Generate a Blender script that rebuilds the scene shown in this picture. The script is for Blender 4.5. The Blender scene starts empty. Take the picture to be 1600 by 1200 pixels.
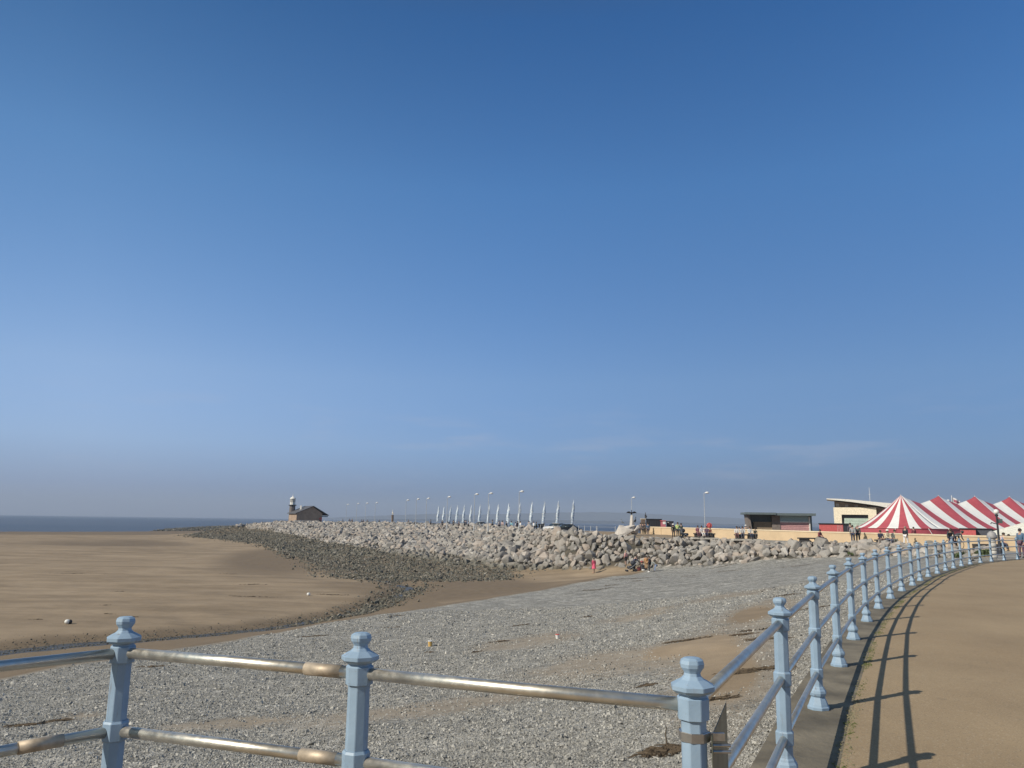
import bpy, bmesh, math, random
import numpy as np
from mathutils import Vector, Matrix
random.seed(7); rng = np.random.default_rng(11)
S = bpy.context.scene; COL = S.collection
PI = math.pi
# ------------------------------------------------------------------ camera
FPX = 1202.; EYE = 1.6
pitch = math.radians(10.12); roll = math.atan(0.0139)
Fv = np.array([0, math.cos(pitch), math.sin(pitch)]); U0 = np.array([0, -math.sin(pitch), math.cos(pitch)]); R0 = np.array([1., 0, 0])
Rv = R0*math.cos(roll)+U0*math.sin(roll); Uv = -R0*math.sin(roll)+U0*math.cos(roll)
EYEP = np.array([0, 0, EYE])
cam = bpy.data.cameras.new('camera'); co = bpy.data.objects.new('camera', cam); COL.objects.link(co)
M = Matrix(((Rv[0], Uv[0], -Fv[0], 0), (Rv[1], Uv[1], -Fv[1], 0), (Rv[2], Uv[2], -Fv[2], EYE), (0, 0, 0, 1)))
co.matrix_world = M
cam.sensor_width = 36; cam.lens = FPX/1600*36; cam.clip_start = .05; cam.clip_end = 30000
S.camera = co
# survey helpers: bearings measured in the photograph turned into ground positions
def atz(px, py, z=0.):
    d = Fv+Rv*(px-800)/FPX+Uv*(600-py)/FPX; t = (z-EYE)/d[2]; p = EYEP+t*d
    return (float(p[0]), float(p[1]), float(z))
def bx_(px, Y, z=0.):
    k = (px-800)/FPX; a = Rv-k*Fv
    return float(-(Y*a[1]+(z-EYE)*a[2])/a[0])
def zat(px, py, Y):
    d = Fv+Rv*(px-800)/FPX+Uv*(600-py)/FPX
    return float(EYE+d[2]*Y/d[1])
# ------------------------------------------------------------------ object helpers
def tag(o, label=None, cat=None, group=None, kind=None):
    if label: o['label'] = label
    if cat: o['category'] = cat
    if group: o['group'] = group
    if kind: o['kind'] = kind
    return o
def empty(name, loc=(0, 0, 0), rz=0, label=None, cat=None, group=None):
    o = bpy.data.objects.new(name, None); COL.objects.link(o); o.location = loc; o.rotation_euler = (0, 0, rz)
    o.empty_display_size = .2
    return tag(o, label, cat, group)
def link(name, me, mat, parent=None):
    if mat is not None:
        ms = mat if isinstance(mat, (list, tuple)) else [mat]
        for m in ms: me.materials.append(m)
    o = bpy.data.objects.new(name, me); COL.objects.link(o)
    if parent is not None: o.parent = parent
    return o
def obj(name, bm, mat, parent=None, smooth=False):
    me = bpy.data.meshes.new(name); bm.to_mesh(me); bm.free()
    if smooth:
        me.polygons.foreach_set('use_smooth', [True]*len(me.polygons))
    return link(name, me, mat, parent)
def npmesh(name, V, Fc, mat, parent=None, smooth=False, attrs=None):
    """V (n,3), Fc (m,k) constant k"""
    V = np.asarray(V, np.float32); Fc = np.asarray(Fc, np.int32); k = Fc.shape[1]
    me = bpy.data.meshes.new(name)
    me.vertices.add(len(V)); me.vertices.foreach_set('co', V.ravel())
    me.loops.add(Fc.size); me.loops.foreach_set('vertex_index', Fc.ravel())
    me.polygons.add(len(Fc)); me.polygons.foreach_set('loop_start', np.arange(0, Fc.size, k, dtype=np.int32))
    me.polygons.foreach_set('loop_total', np.full(len(Fc), k, np.int32))
    me.polygons.foreach_set('use_smooth', np.full(len(Fc), smooth, bool))
    for nm, a in (attrs or {}).items():
        at = me.attributes.new(nm, 'FLOAT', 'POINT'); at.data.foreach_set('value', np.asarray(a, np.float32))
    me.update(calc_edges=True)
    return link(name, me, mat, parent)
def BM(): return bmesh.new()
def box(bm, x0, x1, y0, y1, z0, z1, rz=0, c=(0, 0, 0), bevel=0):
    vs = []
    cr, sr = math.cos(rz), math.sin(rz)
    for x, y, z in ((x0, y0, z0), (x1, y0, z0), (x1, y1, z0), (x0, y1, z0), (x0, y0, z1), (x1, y0, z1), (x1, y1, z1), (x0, y1, z1)):
        vs.append(bm.verts.new((c[0]+x*cr-y*sr, c[1]+x*sr+y*cr, c[2]+z)))
    fs = [bm.faces.new([vs[i] for i in f]) for f in ((3, 2, 1, 0), (4, 5, 6, 7), (0, 1, 5, 4), (1, 2, 6, 5), (2, 3, 7, 6), (3, 0, 4, 7))]
    if bevel:
        es = list({e for f in fs for e in f.edges})
        bmesh.ops.bevel(bm, geom=es, offset=bevel, segments=1, affect='EDGES')
    return bm
def lathe(bm, prof, n=12, c=(0, 0, 0), rot=0.):
    rings = []
    for r, z in prof:
        if r < 1e-5: rings.append([bm.verts.new((c[0], c[1], c[2]+z))])
        else: rings.append([bm.verts.new((c[0]+r*math.cos(2*PI*i/n+rot), c[1]+r*math.sin(2*PI*i/n+rot), c[2]+z)) for i in range(n)])
    for a, b in zip(rings, rings[1:]):
        for i in range(n):
            j = (i+1) % n
            if len(a) == 1 and len(b) == 1: continue
            if len(a) == 1: bm.faces.new((a[0], b[j], b[i]))
            elif len(b) == 1: bm.faces.new((a[i], a[j], b[0]))
            else: bm.faces.new((a[i], a[j], b[j], b[i]))
    if len(rings[0]) > 1: bm.faces.new(rings[0][::-1])
    if len(rings[-1]) > 1: bm.faces.new(rings[-1])
    return bm
def tube(bm, pts, r, n=8, caps=True):
    pts = [Vector(p) for p in pts]; rs = r if isinstance(r, (list, tuple)) else [r]*len(pts)
    rings = []
    for i, p in enumerate(pts):
        d = (pts[min(i+1, len(pts)-1)]-pts[max(i-1, 0)]).normalized()
        a = d.cross(Vector((0, 0, 1)))
        if a.length < 1e-3: a = Vector((1, 0, 0))
        a.normalize(); b = d.cross(a)
        rings.append([bm.verts.new(p+(a*math.cos(2*PI*k/n)+b*math.sin(2*PI*k/n))*rs[i]) for k in range(n)])
    for A, B in zip(rings, rings[1:]):
        for k in range(n):
            bm.faces.new((A[k], A[(k+1) % n], B[(k+1) % n], B[k]))
    if caps:
        bm.faces.new(rings[0][::-1]); bm.faces.new(rings[-1])
    return bm
def ball(bm, c, r, sx=1, sy=1, sz=1, n=8, m=6):
    prof = [(max(0, r*math.sin(PI*i/m)), -r*math.cos(PI*i/m)) for i in range(m+1)]
    prof[0] = (0, -r); prof[-1] = (0, r)
    b2 = bmesh.new(); lathe(b2, prof, n)
    vm = {}
    for v in b2.verts: vm[v] = bm.verts.new((c[0]+v.co.x*sx, c[1]+v.co.y*sy, c[2]+v.co.z*sz))
    for f in b2.faces: bm.faces.new([vm[v] for v in f.verts])
    b2.free(); return bm
def prism(bm, poly, z0, z1):
    a = [bm.verts.new((x, y, z0)) for x, y in poly]; b = [bm.verts.new((x, y, z1)) for x, y in poly]
    n = len(poly)
    for i in range(n): bm.faces.new((a[i], a[(i+1) % n], b[(i+1) % n], b[i]))
    ft = bm.faces.new(b); fb = bm.faces.new(a[::-1])
    bmesh.ops.triangulate(bm, faces=[ft, fb])
    bmesh.ops.recalc_face_normals(bm, faces=bm.faces)
    return bm
# ------------------------------------------------------------------ materials
def newmat(name):
    m = bpy.data.materials.new(name); m.use_nodes = True; nt = m.node_tree
    return m, nt, nt.nodes['Principled BSDF']
def N(nt, t, **kw):
    n = nt.nodes.new(t)
    for k, v in kw.items():
        if k in n.inputs: n.inputs[k].default_value = v
        else: setattr(n, k, v)
    return n
def mixc(nt, fac, a, b, mode='MIX'):
    n = nt.nodes.new('ShaderNodeMix'); n.data_type = 'RGBA'; n.blend_type = mode
    for s, v in ((0, fac), (6, a), (7, b)):
        if isinstance(v, (int, float)): n.inputs[s].default_value = v
        elif isinstance(v, tuple): n.inputs[s].default_value = (*v, 1) if len(v) == 3 else v
        else: nt.links.new(v, n.inputs[s])
    return n.outputs[2]
def math_(nt, op, a, b=0., clamp=False):
    n = nt.nodes.new('ShaderNodeMath'); n.operation = op; n.use_clamp = clamp
    for s, v in ((0, a), (1, b)):
        if isinstance(v, (int, float)): n.inputs[s].default_value = v
        else: nt.links.new(v, n.inputs[s])
    return n.outputs[0]
def remap(nt, v, a, b, c=0., d=1., smooth=False):
    n = nt.nodes.new('ShaderNodeMapRange'); n.inputs[1].default_value = a; n.inputs[2].default_value = b
    n.inputs[3].default_value = c; n.inputs[4].default_value = d
    if smooth: n.interpolation_type = 'SMOOTHSTEP'
    nt.links.new(v, n.inputs[0]); return n.outputs[0]
def noise(nt, vec, scale, detail=3, rough=.55):
    n = N(nt, 'ShaderNodeTexNoise'); n.inputs['Scale'].default_value = scale; n.inputs['Detail'].default_value = detail; n.inputs['Roughness'].default_value = rough
    nt.links.new(vec, n.inputs['Vector']); return n.outputs[0]
def attr(nt, name):
    n = nt.nodes.new('ShaderNodeAttribute'); n.attribute_name = name; return n.outputs['Fac']
def pos(nt, obj_=False):
    if obj_: return nt.nodes.new('ShaderNodeTexCoord').outputs['Object']
    return nt.nodes.new('ShaderNodeNewGeometry').outputs['Position']
def scalev(nt, v, s):
    n = nt.nodes.new('ShaderNodeMapping'); n.inputs['Scale'].default_value = s; nt.links.new(v, n.inputs[0]); return n.outputs[0]
def bump(nt, bs, h, strength=.3, dist=.01):
    n = N(nt, 'ShaderNodeBump'); n.inputs['Strength'].default_value = strength; n.inputs['Distance'].default_value = dist
    nt.links.new(h, n.inputs['Height']); nt.links.new(n.outputs[0], bs.inputs['Normal'])
def simple(name, col, rough=.6, metal=0., var=.18, scale=6., bumps=0., bdist=.004, worldpos=False):
    m, nt, bs = newmat(name); p = pos(nt, not worldpos)
    nz = noise(nt, p, scale, 4); f = remap(nt, nz, .3, .7, 1-var, 1+var)
    c = mixc(nt, 1., tuple(col), f, 'MULTIPLY')
    nt.links.new(c, bs.inputs['Base Color']); bs.inputs['Roughness'].default_value = rough; bs.inputs['Metallic'].default_value = metal
    if bumps: bump(nt, bs, noise(nt, p, scale*8, 3), bumps, bdist)
    return m
# ------------------------------------------------------------------ world, sun, haze
SROT = math.atan2(.853, -.522)
SUN_AZ = (-.853, -.522); SUN_EL = math.radians(36.7)
w = bpy.data.worlds.new('World'); S.world = w; w.use_nodes = True; nt = w.node_tree
bg = nt.nodes['Background']
sky = nt.nodes.new('ShaderNodeTexSky'); sky.sky_type = 'NISHITA'; sky.sun_disc = False
sky.sun_elevation = SUN_EL; sky.sun_rotation = SROT; sky.altitude = 0
sky.air_density = 1.0; sky.dust_density = 0.5; sky.ozone_density = 2.0
tc = nt.nodes.new('ShaderNodeTexCoord'); sep = nt.nodes.new('ShaderNodeSeparateXYZ'); nt.links.new(tc.outputs['Generated'], sep.inputs[0])
ramp = nt.nodes.new('ShaderNodeValToRGB'); nt.links.new(sep.outputs['Z'], ramp.inputs[0])
SKYRAMP = [(0., (.27, .385, .80)), (.037, (.31, .44, .88)), (.09, (.52, .68, 1.05)), (.176, (.70, .875, 1.154)), (.409, (.577, 1.015, 1.38)), (.58, (.33, .80, 1.23)), (.68, (.50, .66, .80)), (.85, (.95, .80, .60)), (1., (1.05, .85, .58))]  # highest entries, above the view, warmed to take blue out of the ambient
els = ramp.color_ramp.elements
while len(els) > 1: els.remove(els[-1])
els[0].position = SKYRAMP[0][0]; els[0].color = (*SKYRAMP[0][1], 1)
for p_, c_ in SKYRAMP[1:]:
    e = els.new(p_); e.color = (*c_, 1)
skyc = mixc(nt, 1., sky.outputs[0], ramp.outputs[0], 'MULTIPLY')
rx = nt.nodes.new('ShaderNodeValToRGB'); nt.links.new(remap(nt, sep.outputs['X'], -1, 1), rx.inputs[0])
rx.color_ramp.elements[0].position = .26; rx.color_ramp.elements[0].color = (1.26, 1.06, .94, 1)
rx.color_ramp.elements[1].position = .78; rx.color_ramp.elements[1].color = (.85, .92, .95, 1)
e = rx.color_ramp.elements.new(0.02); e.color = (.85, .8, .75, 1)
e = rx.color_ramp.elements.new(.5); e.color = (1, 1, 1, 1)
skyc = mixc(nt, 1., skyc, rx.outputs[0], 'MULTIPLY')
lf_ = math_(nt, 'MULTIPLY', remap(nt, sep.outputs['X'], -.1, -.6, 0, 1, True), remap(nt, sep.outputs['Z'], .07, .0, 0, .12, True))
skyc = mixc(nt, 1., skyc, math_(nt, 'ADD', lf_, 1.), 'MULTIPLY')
skyc = mixc(nt, 1., skyc, remap(nt, sep.outputs['Y'], -.65, -.1, .45, 1, True), 'MULTIPLY')  # sky behind the camera dimmed to cut ambient on camera-facing sides
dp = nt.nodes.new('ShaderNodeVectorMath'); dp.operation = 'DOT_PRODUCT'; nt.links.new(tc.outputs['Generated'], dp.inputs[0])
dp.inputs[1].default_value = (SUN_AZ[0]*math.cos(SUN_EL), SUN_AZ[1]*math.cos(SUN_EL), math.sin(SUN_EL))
skyc = mixc(nt, 1., skyc, mixc(nt, remap(nt, dp.outputs['Value'], .42, .95, 0, 1, True), (1, 1, 1), (4.2, 3.1, 1.9)), 'MULTIPLY')  # glow added around the unseen sun to lift and warm the ambient
# faint bank of thin cloud low in the sky
cn = noise(nt, scalev(nt, tc.outputs['Generated'], (5, 5, 34)), 1., 5, .6)
band = math_(nt, 'MULTIPLY', remap(nt, sep.outputs['Z'], .02, .07, 0, 1, True), remap(nt, sep.outputs['Z'], .10, .17, 1, 0, True))
cl = math_(nt, 'MULTIPLY', remap(nt, cn, .5, .75, 0, .22, True), band)
skyc = mixc(nt, cl, skyc, (5.6, 5.4, 6.0))
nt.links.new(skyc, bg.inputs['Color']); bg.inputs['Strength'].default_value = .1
sl = bpy.data.lights.new('sun', 'SUN'); sl.energy = 4.7; sl.angle = math.radians(.53); sl.color = (1, .93, .81)
so = bpy.data.objects.new('sun', sl); COL.objects.link(so)
sd = Vector((SUN_AZ[0]*math.cos(SUN_EL), SUN_AZ[1]*math.cos(SUN_EL), math.sin(SUN_EL)))
so.rotation_euler = sd.to_track_quat('Z', 'Y').to_euler(); so.location = sd*40+Vector((0, 0, 5))
S.view_settings.view_transform = 'Standard'; S.view_settings.look = 'None'; S.view_settings.exposure = 0.
S.render.film_transparent = False
# ------------------------------------------------------------------ sea front lines
def smooth_path(P, n=6):
    P = [np.array(p, float) for p in P]; out = []
    for i in range(len(P)-1):
        a = P[max(i-1, 0)]; b = P[i]; c = P[i+1]; d = P[min(i+2, len(P)-1)]
        for t in np.arange(n)/n:
            out.append(.5*((2*b)+(-a+c)*t+(2*a-5*b+4*c-d)*t*t+(-a+3*b-3*c+d)*t**3))
    out.append(P[-1]); return np.array(out)
FRONT = [(-5.2, -.25), (-3.45, 1.83), (-1.76, 3.68), (-.60, 3.28), (.64, 2.80)]
CURVE = [(.64, 2.80), (1.72, 5.08), (2.76, 7.22), (3.84, 9.35), (4.95, 11.5), (6.12, 13.64), (7.33, 15.77), (8.62, 17.94), (9.93, 20.04), (11.21, 22.0), (12.42, 23.9),
         (13.7, 25.83), (15.03, 27.72), (16.37, 29.6), (17.72, 31.45), (19.1, 33.3), (20.5, 35.05), (21.98, 36.75), (23.45, 38.3), (25.05, 39.85), (26.74, 41.4), (28.6, 42.9), (30.6, 44.2)]
cs = smooth_path(CURVE, 5)
def offset(P, d):
    P = np.asarray(P, float); T = np.gradient(P, axis=0); T /= np.linalg.norm(T, axis=1)[:, None]
    return P+np.stack([-T[:, 1], T[:, 0]], 1)*d
fr = np.array(FRONT)
outer = np.vstack([offset(fr, .27)[:2], [(-1.80, 4.0), (-.5, 3.56), (.42, 3.2)], offset(cs, .27)[2:]])
inner = np.vstack([offset(fr, -.27)[:2], [(-1.72, 3.36), (-.7, 3.0), (.78, 2.45)], offset(cs, -.27)[2:]])
inner2 = inner.copy()
# crest and toe of the armour bank
CREST = [(1550, 862, .0), (1480, 858, .0), (1400, 853, .0), (1300, 848, .0), (1200, 846, .0), (1100, 842, .0), (1000, 837.5, .2), (900, 831, .5), (800, 825, .55), (700, 820.5, .55), (600, 818, .6), (500, 816.5, .5), (450, 815.8, .4), (420, 817, .1), (395, 819, -.6), (370, 822, -1.2)]
TOE = [(1550, 867, -.35), (1480, 872, -.5), (1400, 868, -.6), (1300, 871, -1.2), (1200, 873, -1.5), (1100, 884, -2.4), (1000, 884, -2.8), (900, 888, -3.3), (800, 887, -3.6), (700, 876, -3.6), (600, 860, -3.2), (500, 843, -2.7), (450, 834, -2.3), (420, 829, -2.0), (395, 827, -2.1), (370, 824, -1.8)]
crest = np.array([atz(*c) for c in CREST]); toe = np.array([atz(*c) for c in TOE])
SCAR = [(960, 893, -3.4), (880, 897, -3.8), (800, 905, -4.3), (720, 908, -4.3), (640, 908, -4.3), (560, 904, -4.3), (515, 901, -4.35), (500, 888, -4.3), (481, 875, -4.3), (450, 863, -4.3), (400, 849.5, -4.3), (345, 842.5, -4.4), (285, 837, -4.6)]
scar = np.array([atz(*c) for c in SCAR])
STREAM = [(-260, 1050), (-120, 1032), (0, 1017), (100, 1007), (200, 1000), (300, 993), (400, 984), (480, 973), (540, 962), (590, 947), (625, 930), (640, 918), (600, 907)]
stream = np.array([atz(x, y, -4.45) for x, y in STREAM])
GEDGE = [(-500, 1130, -3.8), (-250, 1100, -3.8), (-100, 1080, -3.8), (0, 1062, -3.8), (100, 1043, -3.8), (200, 1030, -3.8), (300, 1012, -3.8), (400, 995, -3.8), (500, 975, -3.8), (600, 958, -3.7), (700, 945, -3.7), (800, 930, -3.6), (900, 912, -3.5), (960, 901, -3.35), (1010, 893, -3.1)]
gedge = np.array([atz(*c) for c in GEDGE])
densify = lambda L, n: [tuple(L[i]+(L[i+1]-L[i])*k/n) for i in range(len(L)-1) for k in range(n)]+[tuple(L[-1])]
_dc, _dt = np.array(densify(crest, 5)), np.array(densify(toe, 5))
ctrl = densify(crest, 5)+densify(toe, 5)+[tuple(a+(b-a)*v) for v in (.2, .4, .6, .8) for a, b in zip(_dc, _dt)]+densify(scar, 3)+[(p[0], p[1], p[2]) for p in stream]+[tuple(p) for p in gedge]
ctrl += [(p[0]+1.2*(p[0]-q[0])/np.linalg.norm(p-q), p[1]+1.2*(p[1]-q[1])/np.linalg.norm(p-q), min(p[2]-.3, -.1)) for p, q in zip(np.array(densify(crest, 3)), np.array(densify(toe, 3)))]
for px, py, z in ((0, 940, -4.1), (200, 940, -4.1), (400, 940, -4.15), (0, 890, -4.2), (200, 890, -4.1), (380, 900, -4.15), (0, 860, -4.3), (200, 855, -4.3), (0, 838, -4.5), (150, 837.5, -4.5), (300, 838, -4.5), (-300, 836, -4.5), (-300, 900, -4.2), (-400, 980, -4.2),
                  (0, 995, -4.25), (200, 985, -4.25), (400, 965, -4.25), (560, 935, -4.25), (520, 915, -4.2), (700, 920, -4.15), (800, 912, -4.05), (440, 880, -4.4),
                  (0, 834, -5.6), (200, 833.5, -5.6), (-300, 832, -5.6), (0, 830.5, -6.02), (200, 830.3, -6.02), (-300, 829, -6.02), (330, 829, -5.2), (380, 826.5, -5.3),
                  (300, 1200, -1.9), (0, 1200, -2.3), (-300, 1200, -2.6), (600, 1200, -1.55), (1000, 1200, -1.2), (0, 1130, -3.0), (300, 1100, -2.9), (600, 1080, -2.5), (850, 1080, -2.0), (1050, 1080, -1.4), (600, 1010, -3.3), (800, 1000, -2.8), (1000, 1000, -2.1), (1150, 1000, -1.35),
                  (900, 950, -3.2), (1050, 930, -2.7), (1200, 930, -1.7), (1100, 900, -2.5), (1250, 890, -1.5), (1350, 885, -1.0), (1450, 880, -.6), (1500, 875, -.45)):
    ctrl.append(atz(px, py, z))
off = offset(cs, .3)
for p in off[::6]: ctrl.append((p[0], p[1], -1.0 if p[1] < 20 else -1.0+.5*min(1, (p[1]-20)/15)))
ctrl += [(-3, 6, -1.3), (0, 5.5, -1.1), (-5, 3, -1.6), (-7, 0, -1.9), (-12, -10, -2.2), (-30, -10, -3.6), (-40, 20, -4.4)]
ctrl += [(-230, 420, -6.5), (0, 420, -7), (200, 420, -7), (-400, 300, -6.6), (-400, 0, -5), (-95, 300, -5.6), (-70, 330, -6.5), (-20, 290, -6.6), (30, 200, -6.5), (60, 160, -6.0), (200, 200, -5), (60, 90, -.4), (60, 60, -.4), (100, 60, -.4), (60, 30, -.4), (200, 60, -.4), (200, -50, -1), (40, 20, -.6), (30, -20, -.6), (0, -20, -.8), (60, 130, -.6), (20, 110, -.4), (10, 135, -.4), (-10, 185, -.4), (-38, 225, -.4), (-60, 250, -.5)]
ctrl = np.array(ctrl)
def fit(C):
    D = np.linalg.norm(C[:, None, :2]-C[None, :, :2], axis=2); A = D+np.eye(len(C))*(-.15)
    n = len(C); P = np.c_[np.ones(n), C[:, :2]/100]
    L = np.block([[A, P], [P.T, np.zeros((3, 3))]]); return np.linalg.lstsq(L, np.r_[C[:, 2], 0, 0, 0], rcond=None)[0]
wt = fit(ctrl)
def seg_dist(P, L):
    """distance of points P(n,2) to polyline L, and the side sign"""
    best = np.full(len(P), 1e9)
    for a, b in zip(L[:-1, :2], L[1:, :2]):
        d = b-a; t = np.clip(((P-a)@d)/(d@d+1e-9), 0, 1); q = a+t[:, None]*d
        best = np.minimum(best, np.linalg.norm(P-q, axis=1))
    return best
def inside(P, poly):
    poly = np.asarray(poly)[:, :2]; r = np.zeros(len(P), bool); j = len(poly)-1
    for i in range(len(poly)):
        xi, yi = poly[i]; xj, yj = poly[j]
        c = ((yi > P[:, 1]) != (yj > P[:, 1])) & (P[:, 0] < (xj-xi)*(P[:, 1]-yi)/(yj-yi+1e-12)+xi)
        r ^= c; j = i
    return r
def vnoise(P, s, seed=0):
    r = np.random.default_rng(seed); T = r.random((64, 64)); q = P/s; i = np.floor(q).astype(int); f = q-i; f = f*f*(3-2*f)
    g = lambda a, b: T[(i[:, 0]+a) % 64, (i[:, 1]+b) % 64]
    return (g(0, 0)*(1-f[:, 0])+g(1, 0)*f[:, 0])*(1-f[:, 1])+(g(0, 1)*(1-f[:, 0])+g(1, 1)*f[:, 0])*f[:, 1]
prom_poly = np.vstack([outer, [(60, 50), (60, -40), (-12, -30), (-12, -8)]])
bank_poly = np.vstack([crest[:, :2], toe[::-1, :2]])
scar_poly = np.vstack([toe[8:16, :2], scar[:1:-1, :2]])
spit_poly = np.array([atz(x, y, -5.3)[:2] for x, y in ((235, 828.8), (300, 829.3), (400, 828), (440, 826), (470, 823), (420, 819.8), (330, 822), (260, 826))])
WATERZ = -6.0
def ground_z(P):
    z = np.zeros(len(P))
    for s in range(0, len(P), 20000):
        Q = P[s:s+20000]; D = np.linalg.norm(Q[:, None]-ctrl[None, :, :2], axis=2)
        z[s:s+20000] = D@wt[:len(ctrl)]+np.c_[np.ones(len(Q)), Q/100]@wt[len(ctrl):]
    z = np.clip(z, -9, .25)
    ds = seg_dist(P, stream); z -= .22*np.exp(-(ds/1.3)**2)
    z += (vnoise(P, 2.3, 1)-.5)*.10+(vnoise(P, .8, 2)-.5)*.04+(vnoise(P, 9, 3)-.5)*.12
    spit = inside(P, spit_poly); z = np.where(spit, np.maximum(z, -5.5), z)
    ip = inside(P, prom_poly); dd = seg_dist(P, outer)
    z = np.where(ip, np.minimum(z, -.7), z); z = np.where((dd < 1.2) & (P[:, 1] < 34), np.minimum(z, -.55), z)
    return z
NR, NA = 560, 560
rr = 2.0*(430/2.0)**(np.arange(NR)/(NR-1)); rr = np.r_[rr, [520, 700, 1000, 2000, 5000, 9000]]
aa = np.radians(np.linspace(-80, 80, NA))
A, Rr = np.meshgrid(aa, rr); G = np.stack([(Rr*np.sin(A)).ravel(), (Rr*np.cos(A)).ravel()], 1)
gz = np.where(Rr.ravel() <= 431, 0, -9.0); near = Rr.ravel() <= 431
gz[near] = ground_z(G[near])
nr = len(rr)
I = (np.arange(nr-1)[:, None]*NA+np.arange(NA-1)[None]).ravel()
Fq = np.stack([I, I+1, I+NA+1, I+NA], 1)[:, ::-1]
dg = seg_dist(G, gedge); gravel_poly = np.vstack([gedge[:, :2], toe[6:0:-1, :2], [(45, 40), (40, -30), (-40, -40), (-60, -5)]])
ig = inside(G, gravel_poly); grav = np.where(ig, np.clip(.5+dg/.8, 0, 1), np.clip(.5-dg/.8, 0, 1))
patches = [(820, 1000, 90, 14), (350, 1150, 110, 16), (640, 1160, 190, 30), (950, 1030, 150, 28), (1150, 1010, 90, 45), (1130, 1120, 80, 60), (1000, 942, 60, 8), (470, 1020, 35, 8), (130, 1100, 40, 12), (1150, 925, 80, 7), (1200, 960, 60, 14)]
for cx, cy, wx, wy in patches:
    z0 = -2.6 if cx < 900 else -1.8
    c = np.array(atz(cx, cy, z0)[:2]); u = np.array(atz(cx+wx, cy-wx*.05, z0)[:2])-c; v = np.array(atz(cx, cy-wy, z0)[:2])-c
    Mi = np.linalg.inv(np.stack([u, v], 1)); q = (G-c)@Mi.T; r_ = np.linalg.norm(q, axis=1)
    grav = np.where(ig, grav-.80*np.clip(1.5-r_, 0, 1), grav)
dsn = seg_dist(G, stream)
wet = np.clip(1.15-dsn/3.2, 0, 1)
wet = np.maximum(wet, np.where(ig, 0, np.clip(1-dg/3.5, 0, 1)*.85))
wet = np.maximum(wet, np.clip((-4.75-gz)/.6, 0, 1)*.9)
wet = np.maximum(wet, np.where(inside(G, np.vstack([stream[:12, :2], gedge[10:0:-1, :2]])) & ~ig, .62, 0))
for cx, cy, wx, wy, z0, st in ((720, 922, 150, 16, -4.2, .95), (425, 872, 85, 16, -4.35, .8), (300, 905, 190, 5, -4.15, .25), (150, 868, 150, 3, -4.3, .2), (90, 940, 120, 4, -4.1, .35), (560, 915, 90, 7, -4.3, .5), (20, 990, 160, 14, -4.2, .35), (780, 908, 60, 10, -4.1, .6)):
    c = np.array(atz(cx, cy, z0)[:2]); u = np.array(atz(cx+wx, cy, z0)[:2])-c; v = np.array(atz(cx, cy-wy, z0)[:2])-c
    Mi = np.linalg.inv(np.stack([u, v], 1)); r_ = np.linalg.norm((G-c)@Mi.T, axis=1)
    wet = np.maximum(wet, st*np.clip(1.5-r_, 0, 1)*(~ig))
dark = (inside(G, bank_poly) | inside(G, spit_poly)).astype(float); dark = np.maximum(dark, inside(G, scar_poly)*.55)  # bank ground darkened as painted shade in the boulder gaps; rubble ground itself dark
gmat, nt, bs = newmat('beach ground'); P = pos(nt)
big = noise(nt, P, .25, 4); mid = noise(nt, P, 1.6, 5); fine = noise(nt, P, 26, 4, .7); micro = noise(nt, P, 160, 2)
sand = mixc(nt, remap(nt, big, .3, .7), (.270, .206, .140), (.325, .252, .176))
sand = mixc(nt, 1., sand, remap(nt, fine, .25, .75, .86, 1.12), 'MULTIPLY')
sand = mixc(nt, 1., sand, remap(nt, mid, .3, .7, .93, 1.06), 'MULTIPLY')
band = noise(nt, scalev(nt, P, (.07, .33, 1)), 1., 5, .6)
sand = mixc(nt, 1., sand, remap(nt, band, .35, .65, .80, 1.12), 'MULTIPLY')
rip = nt.nodes.new('ShaderNodeTexWave'); rip.bands_direction = 'Y'; rip.inputs['Scale'].default_value = 1.3; rip.inputs['Distortion'].default_value = 7; rip.inputs['Detail'].default_value = 3; nt.links.new(P, rip.inputs['Vector'])
sand = mixc(nt, math_(nt, 'MULTIPLY', remap(nt, noise(nt, P, .12, 3), .5, .62, 0, .16, True), rip.outputs['Fac']), sand, (.15, .115, .078))
wetc = mixc(nt, remap(nt, mid, .3, .7), (.165, .125, .085), (.205, .158, .11))
wm = remap(nt, math_(nt, 'ADD', attr(nt, 'wet'), math_(nt, 'MULTIPLY', math_(nt, 'SUBTRACT', mid, .5), .5)), .2, .75, 0, 1, True)
base = mixc(nt, wm, sand, wetc)
def vor(scale, rnd=1.):
    v = N(nt, 'ShaderNodeTexVoronoi'); v.inputs['Scale'].default_value = scale; v.inputs['Randomness'].default_value = rnd
    nt.links.new(P, v.inputs['Vector']); return v
v1 = vor(34); v2 = vor(13)
def greys(v):
    r = nt.nodes.new('ShaderNodeValToRGB'); s = nt.nodes.new('ShaderNodeSeparateColor'); nt.links.new(v.outputs['Color'], s.inputs[0]); nt.links.new(s.outputs[0], r.inputs[0])
    e = r.color_ramp.elements; e[0].position = 0; e[0].color = (.17, .165, .152, 1); e[1].position = 1; e[1].color = (.85, .81, .74, 1)
    for p_, c_ in ((.35, (.285, .275, .253)), (.65, (.385, .372, .34)), (.88, (.50, .48, .44))):
        q = e.new(p_); q.color = (*c_, 1)
    return r.outputs[0], s.outputs[1]
g1, s1 = greys(v1); g2, s2 = greys(v2)
gc = mixc(nt, remap(nt, noise(nt, P, 3.5, 3), .42, .62), g1, g2)
gc = mixc(nt, 1., gc, remap(nt, v1.outputs['Distance'], .0, .75, 1.15, .5), 'MULTIPLY')
v3 = vor(5.2); g3, s3 = greys(v3); v4 = vor(2.6); g4, s4 = greys(v4)
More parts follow.
